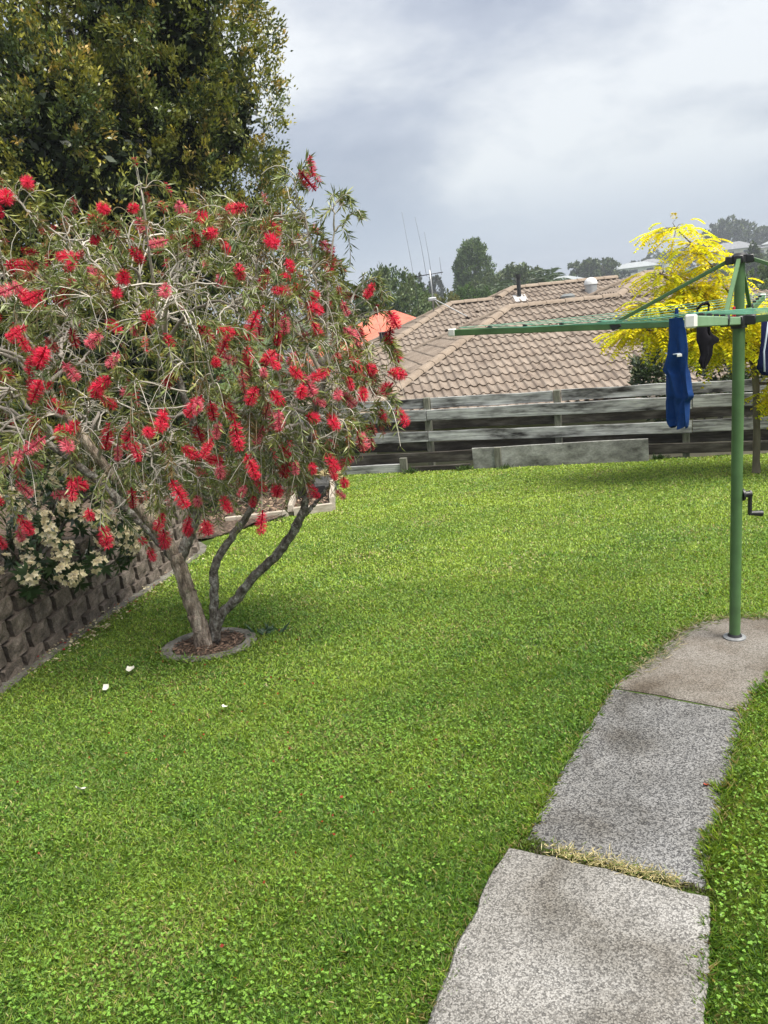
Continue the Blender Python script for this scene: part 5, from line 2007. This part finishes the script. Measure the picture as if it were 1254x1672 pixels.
def caps(p, q, bi):
    d_ = (q - p)
    n_ = max(1, int(d_.length / 0.37))
    yv = d_.normalized()
    xv = yv.cross(Vector((0, 0, 1))).normalized()
    zv = xv.cross(yv)
    for k in range(n_):
        pos = p + yv * (k * d_.length / n_)
        rel = pos + yv * .18 - HA
        if rel.dot(HR) > 7.6: continue
        if roof_h(rel.dot(HR), rel.dot(HD), bi) > rel.z - 0.03: continue
        mtx = Matrix.Identity(4)
        for i in range(3): mtx[i][0], mtx[i][1], mtx[i][2], mtx[i][3] = xv[i], yv[i], zv[i], pos[i] + zv[i] * (0.035 + random.uniform(0, .006))
        o = link('ridge_cap', CAP, roof)
        o.matrix_basis = hinv @ mtx


for bi, b_ in enumerate(BLK):
    ra, rb = hw(b_['r0'], b_['d'], b_['z']), hw(b_['r1'], b_['d'], b_['z'])
    h_ = b_['h']
    caps(hw(b_['r0'] - h_, b_['d'] - h_, EAVE), ra, bi)
    caps(hw(b_['r0'] - h_, b_['d'] + h_, EAVE), ra, bi)
    caps(ra, rb, bi)
# walls, gutter
M_gut = mat_plain('brown_gutter', (0.10, 0.078, 0.062), 0.5)
M_brick = mat_noise2('painted_brick', [(0.3, (0.30, 0.25, 0.20)), (0.7, (0.42, 0.36, 0.30))], 3.0)
for b_ in (BLK[0], BLK[2]):
    h_ = b_['h'] - 0.55
    bm = bmesh.new()
    c4 = [(b_['r0'] - h_, b_['d'] - h_), (b_['r1'] + h_, b_['d'] - h_), (b_['r1'] + h_, b_['d'] + h_), (b_['r0'] - h_, b_['d'] + h_)]
    lo = [bm.verts.new(hinv @ hw(r_, d_, EAVE - 2.75)) for r_, d_ in c4]
    hi = [bm.verts.new(hinv @ hw(r_, d_, EAVE - 0.06)) for r_, d_ in c4]
    for k in range(4): bm.faces.new((lo[k], lo[(k + 1) % 4], hi[(k + 1) % 4], hi[k]))
    bmesh.ops.recalc_face_normals(bm, faces=bm.faces)
    link('wall', bm_mesh('wall', bm, M_brick), house)
    h_ = b_['h'] + 0.05
    p, q = hw(b_['r0'] - h_, b_['d'] - h_, EAVE - 0.08), hw(b_['r1'] + h_, b_['d'] - h_, EAVE - 0.08)
    board_between('gutter', p, q, 0.12, 0.10, M_gut, house)
    board_between('gutter', hw(b_['r0'] - h_, b_['d'] - h_ + .07, EAVE - 0.08), hw(b_['r0'] - h_, b_['d'] + h_, EAVE - 0.08), 0.12, 0.10, M_gut, house)


def on_house(r_, d_, dz=0.0):
    return hinv @ hw(r_, d_, roof_h(r_, d_) + 0.03 + dz)


# flue, vents, dome
bm = bmesh.new()
cyl(bm, 0.055, -0.1, 0.56, 16)
cyl(bm, 0.075, 0.50, 0.60, 16)
fl = link('flue', sm(bm_mesh('flue', bm, M_black)), house, loc=on_house(1.46, 4.44))
bm = bmesh.new()
add_box(bm, 0, -0.12, 0.02, 0.34, 0.45, 0.02, 0.004, Matrix.Rotation(SLOPE, 4, 'X'))
link('flashing', bm_mesh('flashing', bm, M_flash), fl)
bm = bmesh.new()
cyl(bm, 0.165, -0.12, 0.20, 22)
dm = link('roof_vent', sm(bm_mesh('roof_vent', bm, M_metal)), house, loc=on_house(3.41, 4.32))
bm = bmesh.new()
bmesh.ops.create_uvsphere(bm, u_segments=22, v_segments=12, radius=0.185)
for v in list(bm.verts):
    if v.co.z < -0.02: bm.verts.remove(v)
bmesh.ops.translate(bm, vec=(0, 0, 0.19), verts=bm.verts)
link('dome', sm(bm_mesh('dome', bm, M_dome)), dm)
bm = bmesh.new()
cyl(bm, 0.19, -0.02, 0.06, 22)
cyl(bm, 0.20, 0.06, 0.12, 22, 0.10)
link('roof_vent', sm(bm_mesh('roof_vent', bm, mat_plain('grey_vent', (.16, .17, .17), .5))), house, loc=on_house(2.67, 4.05))
bm = bmesh.new()
add_box(bm, 0, 0, 0.08, 0.22, 0.22, 0.30, 0.01)
add_box(bm, 0, 0, 0.245, 0.27, 0.27, 0.03, 0.006)
link('vent_pipe', bm_mesh('vent_pipe', bm, M_black), house, loc=on_house(-2.35, 4.15))

# radio aerial: mast with whips, stayed on the roof
ae_base = hw(-0.92, 4.30, roof_h(-0.92, 4.30) + .0)
ae = empty('radio_aerial', ae_base)
tag(ae, 'thin grey radio aerial mast with whip antennas and roof stays', 'aerial')


def rod(name, pts, r_, mat, parent, sides=6):
    G = Geo()
    G.tube(np.array(pts, float), [r_] * len(pts), sides)
    return link(name, G.mesh(name, mat, True), parent)


M_mast = mat_plain('dull_grey_metal', (0.16, 0.17, 0.18), 0.6)
rod('mast', [(0, 0, -.15), (-.01, 0, .7), (-.03, 0, 1.15)], 0.022, M_metal, ae)
cb = rod('crossbar', [(-.42, 0, 1.02), (.32, 0, 1.06)], 0.013, M_black, ae)
for x_, z1, z0, ln_ in ((-.40, 2.65, .1, -.22), (-.12, 2.5, 1.0, -.17), (0.02, 2.1, .95, -.10), (0.28, 1.45, 1.0, -.02)):
    rod('whip', [(x_, 0, z0), (x_ + ln_ * .4, 0, (z0 + z1) / 2), (x_ + ln_, 0, z1)], 0.005, M_mast, ae, 4)
rod('stay', [(0, 0, .42), (.75, -.9, -.12)], 0.014, M_flash, ae)
rod('stay', [(0, 0, .42), (.35, .6, -.0)], 0.014, M_flash, ae)
bm = bmesh.new()
add_box(bm, -.02, 0, 0.40, 0.22, 0.12, 0.10, .02)
link('clamp_box', bm_mesh('clamp_box', bm, M_metal), ae)

# ------------------------------------------------------------------ roofs and houses further away
def hip_house(name, label, centre, lx, ly, rz, eave, rise, wallh, m_roof, m_wall, windows=(), group=None):
    h = empty(name, (centre[0], centre[1], eave - wallh), rz)
    tag(h, label, 'house', group)
    bm = bmesh.new()
    ov = 0.5
    x, y = lx / 2 + ov, ly / 2 + ov
    rl = max(lx / 2 - ly / 2, 0.3)
    c4 = [(-x, -y), (x, -y), (x, y), (-x, y)]
    lo = [bm.verts.new((a_, b_, wallh)) for a_, b_ in c4]
    li = [bm.verts.new((a_, b_, wallh - .18)) for a_, b_ in c4]
    ra, rb = bm.verts.new((-rl, 0, wallh + rise)), bm.verts.new((rl, 0, wallh + rise))
    for f_ in ((lo[0], lo[1], rb, ra), (lo[1], lo[2], rb), (lo[2], lo[3], ra, rb), (lo[3], lo[0], ra)): bm.faces.new(f_)
    for k in range(4): bm.faces.new((li[k], li[(k + 1) % 4], lo[(k + 1) % 4], lo[k]))
    bm.faces.new(li[::-1])
    bmesh.ops.recalc_face_normals(bm, faces=bm.faces)
    link('roof', bm_mesh('roof', bm, m_roof), h)
    bm = bmesh.new()
    add_box(bm, 0, 0, wallh / 2 - 1.5, lx, ly, wallh + 3 - .19)
    link('wall', bm_mesh('wall', bm, m_wall), h)
    for (wx, wz, ww, wh) in windows:
        bm = bmesh.new()
        add_box(bm, wx, -ly / 2 - .03, wz, ww, .08, wh, .01)
        f_ = link('window', bm_mesh('window', bm, M_white), h)
        bm = bmesh.new()
        add_box(bm, wx, -ly / 2 - .075, wz, ww - .2, .02, wh - .2)
        link('pane', bm_mesh('pane', bm, M_glass), f_)
    return h


M_glass = mat_plain('window_glass', (0.03, 0.04, 0.05), 0.08)
M_redroof = mat_noise2('orange_red_roof', [(0.3, (0.52, 0.115, 0.075)), (0.7, (0.66, 0.20, 0.14))], 1.2, bump=.2, fine=14.0, fine_amt=.15)
M_dkroof = mat_noise2('slate_grey_roof', [(0.3, (0.055, 0.060, 0.072)), (0.7, (0.11, 0.118, 0.135))], 1.2, bump=.2, fine=14.0, fine_amt=.15)
M_paleroof = mat_noise2('pale_grey_roof', [(0.3, (0.24, 0.26, 0.27)), (0.7, (0.34, 0.36, 0.37))], 1.0)
M_greyroof = mat_noise2('grey_roof', [(0.3, (0.16, 0.165, 0.175)), (0.7, (0.25, 0.255, 0.265))], 1.0)
M_cream = mat_noise2('cream_wall', [(0.3, (0.50, 0.46, 0.38)), (0.7, (0.64, 0.60, 0.52))], 1.0)
M_whitew = mat_noise2('white_wall', [(0.3, (0.60, 0.60, 0.58)), (0.7, (0.74, 0.74, 0.72))], 1.0)
W2 = [(-2.6, 1.7, 1.8, 1.2), (1.6, 1.7, 2.2, 1.2)]
hip_house('house', 'house with bright orange red roof behind the brown tiled roof', (0.9, 30.5), 5.6, 5.0, rad(-8), 0.30, 1.45, 2.6, M_redroof, M_cream)
hip_house('house', 'house with dark slate grey roof behind the orange red one', (0.6, 40.5), 9.5, 7.0, rad(4), 0.15, 1.30, 2.6, M_dkroof, M_cream)
hip_house('house', 'distant house with pale grey roof left of the aerial mast', (4.6, 74), 5.5, 6.0, rad(10), 1.15, 0.9, 2.6, M_paleroof, M_whitew, [(-.8, 1.6, 1.4, 1.0)])


def tz(x, y): return float(terrain_z(x, y))


hs = [
    ((80, 232), 13, 8, rad(-18), 6.9, 1.5, M_paleroof, M_whitew, 'long white hillside house left of the yellow tree top'),
    ((91, 250), 9, 7, rad(-20), 8.0, 1.4, M_greyroof, M_whitew, 'white hillside house half hidden behind the yellow leaves'),
    ((113, 243), 14, 9, rad(-22), 9.4, 2.2, M_greyroof, M_cream, 'wide grey roofed hillside house just left of the clothesline top'),
    ((121.5, 246), 7, 7, rad(-24), 9.0, 1.2, M_greyroof, M_whitew, 'small white hillside house just above the clothesline hub'),
    ((131, 243), 15, 8, rad(-26), 9.9, 1.9, M_paleroof, M_whitew, 'pale roofed hillside house at the right edge of the photo'),
    ((103, 228), 10, 7, rad(-24), 5.4, 1.3, M_greyroof, M_cream, 'grey hillside house lower down the slope behind the yellow tree'),
    ((42, 165), 9, 7, rad(-10), 4.0, 1.2, M_paleroof, M_whitew, 'small pale house on the low hill above the tiled roof'),
]
for (x, y), lx, ly, rz, eave, rise, mr_, mw_, lab in hs:
    wins = [(-lx * .32, 1.7, lx * .14, 1.1), (-lx * .05, 1.7, lx * .2, 1.1), (lx * .30, 1.7, lx * .16, 1.1)]
    hip_house('house', lab, (x, y), lx, ly, rz, eave, rise, 2.8, mr_, mw_, wins, 'houses on the far hillside' if y > 200 else None)


# ------------------------------------------------------------------ distant trees
def far_crown(kind, seed):
    """unit crown, about 1 m tall, base at z=0"""
    r = np.random.default_rng(seed)
    lob = []
    if kind == 'round':
        lob = [((0, 0, .58), (.40, .40, .42))] + [((r.normal(0, .22), r.normal(0, .22), r.uniform(.40, .78)), (r.uniform(.16, .24),) * 3) for _ in range(9)]
    elif kind == 'tall':
        lob = [((0, 0, .52), (.27, .27, .46))] + [((r.normal(0, .13), r.normal(0, .13), r.uniform(.3, .85)), (r.uniform(.12, .18),) * 3) for _ in range(8)]
    elif kind == 'conifer':
        for q in range(9):
            z_ = .12 + q * .1
            lob.append(((r.normal(0, .02), r.normal(0, .02), z_), (.26 * (1.05 - z_), .26 * (1.05 - z_), .09)))
    elif kind == 'pine':
        lob = [((r.normal(0, .26), r.normal(0, .26), r.uniform(.5, .92)), (r.uniform(.12, .2), r.uniform(.12, .2), r.uniform(.07, .12))) for _ in range(13)]
    elif kind == 'scrub':
        lob = [((r.normal(0, .40), r.normal(0, .25), r.uniform(.2, .6)), (r.uniform(.2, .32), .25, r.uniform(.2, .32))) for _ in range(8)]
    per = {'round': 26, 'tall': 26, 'conifer': 24, 'pine': 22, 'scrub': 22}[kind]
    return lob, per


def far_tree(name, label, x, y, zbase, h, wscale, kind, cols, seed, nclump=240, leaf=0.055, group=None, tip=None):
    t = empty(name, (x, y, zbase))
    tag(t, label, 'tree', group)
    G = Geo()
    r = np.random.default_rng(seed)
    top = .85 if kind != 'scrub' else .4
    G.tube(smooth_poly([(0, 0, -.3), (.01 * h, 0, .3 * h), (-.01 * h, .01 * h, top * h)], 8), np.linspace(.03 * h, .008 * h, 9), 7)
    for k in range(7):
        a_ = k * 2.4
        z_ = (.3 + .07 * k) * h
        G.tube(bez(np.array([0, 0, z_]), np.array([math.cos(a_) * .22 * h * wscale, math.sin(a_) * .22 * h * wscale, z_ + .16 * h]), np.zeros(3), 5), np.linspace(.011 * h, .004 * h, 5), 5, cap=False)
    link('trunk', G.mesh('trunk', M_darkbark, True), t)
    lob, per = far_crown(kind, seed)
    Q, C = clump_crown(lob, nclump, per, leaf, leaf * .6, cols, seed, .5, (0.72, 1.04), (.035, .065), tip)
    Q = Q * np.array([h * wscale, h * wscale, h])
    G = Geo()
    G.quads(Q, C)
    o = link('crown', G.mesh('crown', M_leaf), t)
    o['kind'] = 'stuff'
    return t


GD = [(.055, .085, .034), (.075, .108, .040), (.10, .13, .046)]
GM = [(.085, .135, .048), (.12, .17, .062), (.06, .10, .04)]
GL = [(.085, .125, .025), (.10, .14, .03), (.12, .13, .035)]
GY = [(.16, .15, .035), (.13, .14, .035), (.10, .12, .03)]
GG = [(.05, .065, .045), (.06, .075, .05), (.04, .055, .04)]
far_tree('broadleaf_tree', 'round dark green tree behind the slate grey roof', 1.72, 46, -2.2, 6.0, .80, 'round', GM + [(.14, .18, .085)], 301, 1500, .034)
far_tree('broadleaf_tree', 'tall round green tree standing highest on the left skyline', 13.6, 95, -0.5, 8.9, .80, 'tall', [(.10, .16, .055), (.13, .19, .07), (.08, .13, .05)], 302, 1300, .034)
far_tree('broadleaf_tree', 'bright green bushy tree in front of the tall round one', 8.0, 60, -2.0, 4.75, .75, 'round', [(.06, .12, .02), (.075, .14, .025), (.05, .09, .02)], 303, 800, .04)
far_tree('broadleaf_tree', 'yellowish green tree just right of the aerial mast', 5.35, 52, -2.0, 4.35, .80, 'round', GY, 304, 700, .042)
far_tree('broadleaf_tree', 'small yellowish shrub tree just left of the aerial mast', 3.9, 50, -2.0, 3.7, .7, 'round', GY, 305, 240, .06)
far_tree('conifer_tree', 'dark narrow conifer left of the tall round tree', 11.2, 90, -1.0, 4.6, .7, 'conifer', GD, 306, 260, .07)
far_tree('broadleaf_tree', 'olive green tree between the bright bush and the palms', 11.6, 78, -1.0, 4.9, .75, 'round', GD, 307, 700, .042)
far_tree('broadleaf_tree', 'dark spreading tree behind the black flue pipe', 18.0, 92, -0.5, 5.7, 1.1, 'round', GD, 308, 700, .04)
far_tree('broadleaf_tree', 'light topped tree on the skyline right of the flue', 20.4, 98, 0.0, 5.3, 1.0, 'round', GM + GL, 309, 300, .055)
far_tree('conifer_tree', 'pale hazy conifer far behind the aerial mast, left one', 11.0, 150, 0.0, 7.6, .75, 'conifer', GG, 310, 220, .08, 'hazy trees behind the aerial')
far_tree('conifer_tree', 'pale hazy conifer far behind the aerial mast, right one', 14.2, 152, 0.0, 7.2, .7, 'tall', GG, 311, 220, .07, 'hazy trees behind the aerial')
far_tree('broadleaf_tree', 'low hazy tree at the far left of the skyline gap', 7.0, 150, 0.5, 5.0, 1.2, 'scrub', GG, 312, 200, .08)


def palm(label, x, y, zb, h, seed):
    t = empty('palm_tree', (x, y, zb))
    tag(t, label, 'palm', 'palms beyond the tiled roof')
    r = np.random.default_rng(seed)
    G = Geo()
    G.tube(smooth_poly([(0, 0, -.3), (.1, 0, h * .4), (0, 0, h * .72)], 8), np.linspace(.14, .10, 9), 7)
    link('trunk', G.mesh('trunk', M_darkbark, True), t)
    for k in range(15):
        a_ = k * 2.4
        el = r.uniform(.1, 1.25)
        ln = h * .42
        tt = np.linspace(0, 1, 14)
        dh = np.array([math.cos(a_), math.sin(a_), 0])
        ra = np.array([0, 0, h * .72])[None] + dh[None] * (tt * ln * math.cos(el))[:, None]
        ra[:, 2] += tt * ln * math.sin(el) - tt ** 2 * ln * .45
        ax = nrm(np.gradient(ra, axis=0))
        sd = nrm(np.cross(ax, np.array([0, 0, 1.])))
        G = Geo()
        c_ = np.array([.055, .085, .035]) * r.uniform(.7, 1.4)
        for s_ in (-1, 1):
            G.quads(leaf_quads(np.repeat(ra[1:], 2, 0), nrm(np.repeat(sd[1:], 2, 0) * s_ + np.repeat(ax[1:], 2, 0) * .6 + r.normal(0, .12, (26, 3)) + np.array([0, 0, -.35])), ln * .30, ln * .035), c_)
        link('frond', G.mesh('frond', M_leaf), t)


palm('spiky palm beside the olive tree, nearer left of the two palms', 10.9, 66, -1.6, 5.4, 401)
palm('taller palm on the skyline between the flue and the dome vent', 16.3, 70, -1.6, 6.0, 402)

hill_t = []
rr = np.random.default_rng(77)
# tree belt along the skyline from the palms to the hill: (px-free) azimuth, distance, height
belt = [(13.0, 170, 5.0, 'scrub', GL, 'light green tree beside the pale little house on the low hill'), (14.0, 175, 5.4, 'round', GM, 'rounded green tree right of the pale little house'),
        (15.6, 182, 7.4, 'pine', GD, 'broken topped dark pine above the dome vent, first of the pine row'), (16.2, 185, 7.4, 'conifer', GD, 'pointed dark conifer in the pine row above the tiled roof'), (16.9, 188, 7.2, 'pine', GD, 'wide dark pine in the middle of the pine row'),
        (17.5, 190, 6.4, 'conifer', GD, 'small pointed conifer at the right of the pine row'), (18.2, 196, 4.2, 'round', GG, 'grey green round tree right of the pine row'), (12.2, 168, 4.0, 'scrub', GL, 'low scrub tree left of the pale little house')]
for az_, ds_, h_, kd, cs_, lab in belt:
    x, y = ds_ * math.sin(rad(az_)), ds_ * math.cos(rad(az_))
    far_tree('skyline_tree', lab, x, y, tz(x, y) - .3, h_ * 0.95, 1.0 if kd != 'scrub' else 1.4, kd, cs_, int(500 + az_ * 10), 170, .085, 'trees along the skyline')
# hillside: trees above, between and below the houses
hillspec = [
    (20.0, 268, 8.5, 'pine', 'tall open crowned tree above the long white hillside house'), (21.2, 272, 7.5, 'pine', 'open crowned tree right of the tallest one over the white house'), (22.2, 270, 7.0, 'round', 'round hill tree behind the yellow tree top'),
    (24.6, 270, 13.0, 'pine', 'very large open crowned tree on the hilltop above the houses'), (25.8, 266, 8.5, 'round', 'dark round tree right of the very large hilltop tree'), (26.7, 262, 9.0, 'tall', 'dark tall hilltop tree near the right edge'),
    (27.6, 264, 10.0, 'round', 'dark hilltop tree second from the right edge'), (28.6, 258, 11.0, 'tall', 'tall dark hilltop tree at the right edge of the photo'), (23.4, 262, 8.0, 'round', 'round tree left of the grey roofed hillside house'),
]
for az_, ds_, h_, kd, lab in hillspec:
    ds_, h_ = ds_ * 1.13, h_ * 1.10
    x, y = ds_ * math.sin(rad(az_)), ds_ * math.cos(rad(az_))
    far_tree('hill_tree', lab, x, y, tz(x, y) - .3, h_, 1.0, kd, GD + GG, int(600 + az_ * 10), 200 if kd != 'pine' else 260, .075, 'trees on the far hillside')
for k in range(24):
    az_ = 19.2 + k * .42 + rr.uniform(-.15, .15)
    ds_ = rr.choice([172, 185, 198, 212])
    x, y = ds_ * math.sin(rad(az_)), ds_ * math.cos(rad(az_))
    far_tree('hill_shrub_tree', 'low dark bushy tree on the slope below the hillside houses', x, y, tz(x, y) - .4, rr.uniform(2.2, 3.4), 1.5, 'scrub', GD + GM, 700 + k, 110, .10, 'bushy trees on the hillside slope')
x, y = 150 * math.sin(rad(26.3)), 150 * math.cos(rad(26.3))
far_tree('conifer_tree', 'dark pointed conifer just right of the clothesline hub', x, y, tz(x, y) - .3, 6.8, .9, 'conifer', GD, 801, 300, .075)
for k, (az_, ds_, h_, lab) in enumerate([(27.5, 60, 5.2, 'mid distance green tree right of the clothesline post'), (24.9, 64, 3.6, 'mid distance bush behind the yellow tree crown'), (23.0, 58, 3.2, 'mid distance low bush above the roof ridge end')]):
    x, y = ds_ * math.sin(rad(az_)), ds_ * math.cos(rad(az_))
    far_tree('broadleaf_tree', lab, x, y, tz(x, y) - .3, h_, 1.0, 'round', GM, 820 + k, 260, .06)

# ------------------------------------------------------------------ damp air
bm = bmesh.new()
bmesh.ops.create_cube(bm, size=1)
zlo = float(min(Zt[(np.abs(X) < 420) & (Y < 520) & (Y > -60)].min(), -4)) - 1.0
bmesh.ops.scale(bm, vec=(1204, 824, 1), verts=bm.verts)
bmesh.ops.translate(bm, vec=(0, 290, 0), verts=bm.verts)
zlo = float(Zt.min()) - 1.0
for v in bm.verts: v.co.z = zlo if v.co.z < 0 else 34.0
mh = bpy.data.materials.new('damp_haze')
mh.use_nodes = True
th_ = mh.node_tree
th_.nodes.clear()
ho = th_.nodes.new('ShaderNodeOutputMaterial')
pv = th_.nodes.new('ShaderNodeVolumePrincipled')
pv.inputs['Color'].default_value = (0.80, 0.86, 0.95, 1)
pv.inputs['Density'].default_value = 0.0009
pv.inputs['Anisotropy'].default_value = 0.0
th_.links.new(pv.outputs['Volume'], ho.inputs['Volume'])
hz = link('haze', bm_mesh('haze', bm, mh))
tag(hz, 'thin damp haze in the air over the valley', 'haze', kind='stuff')
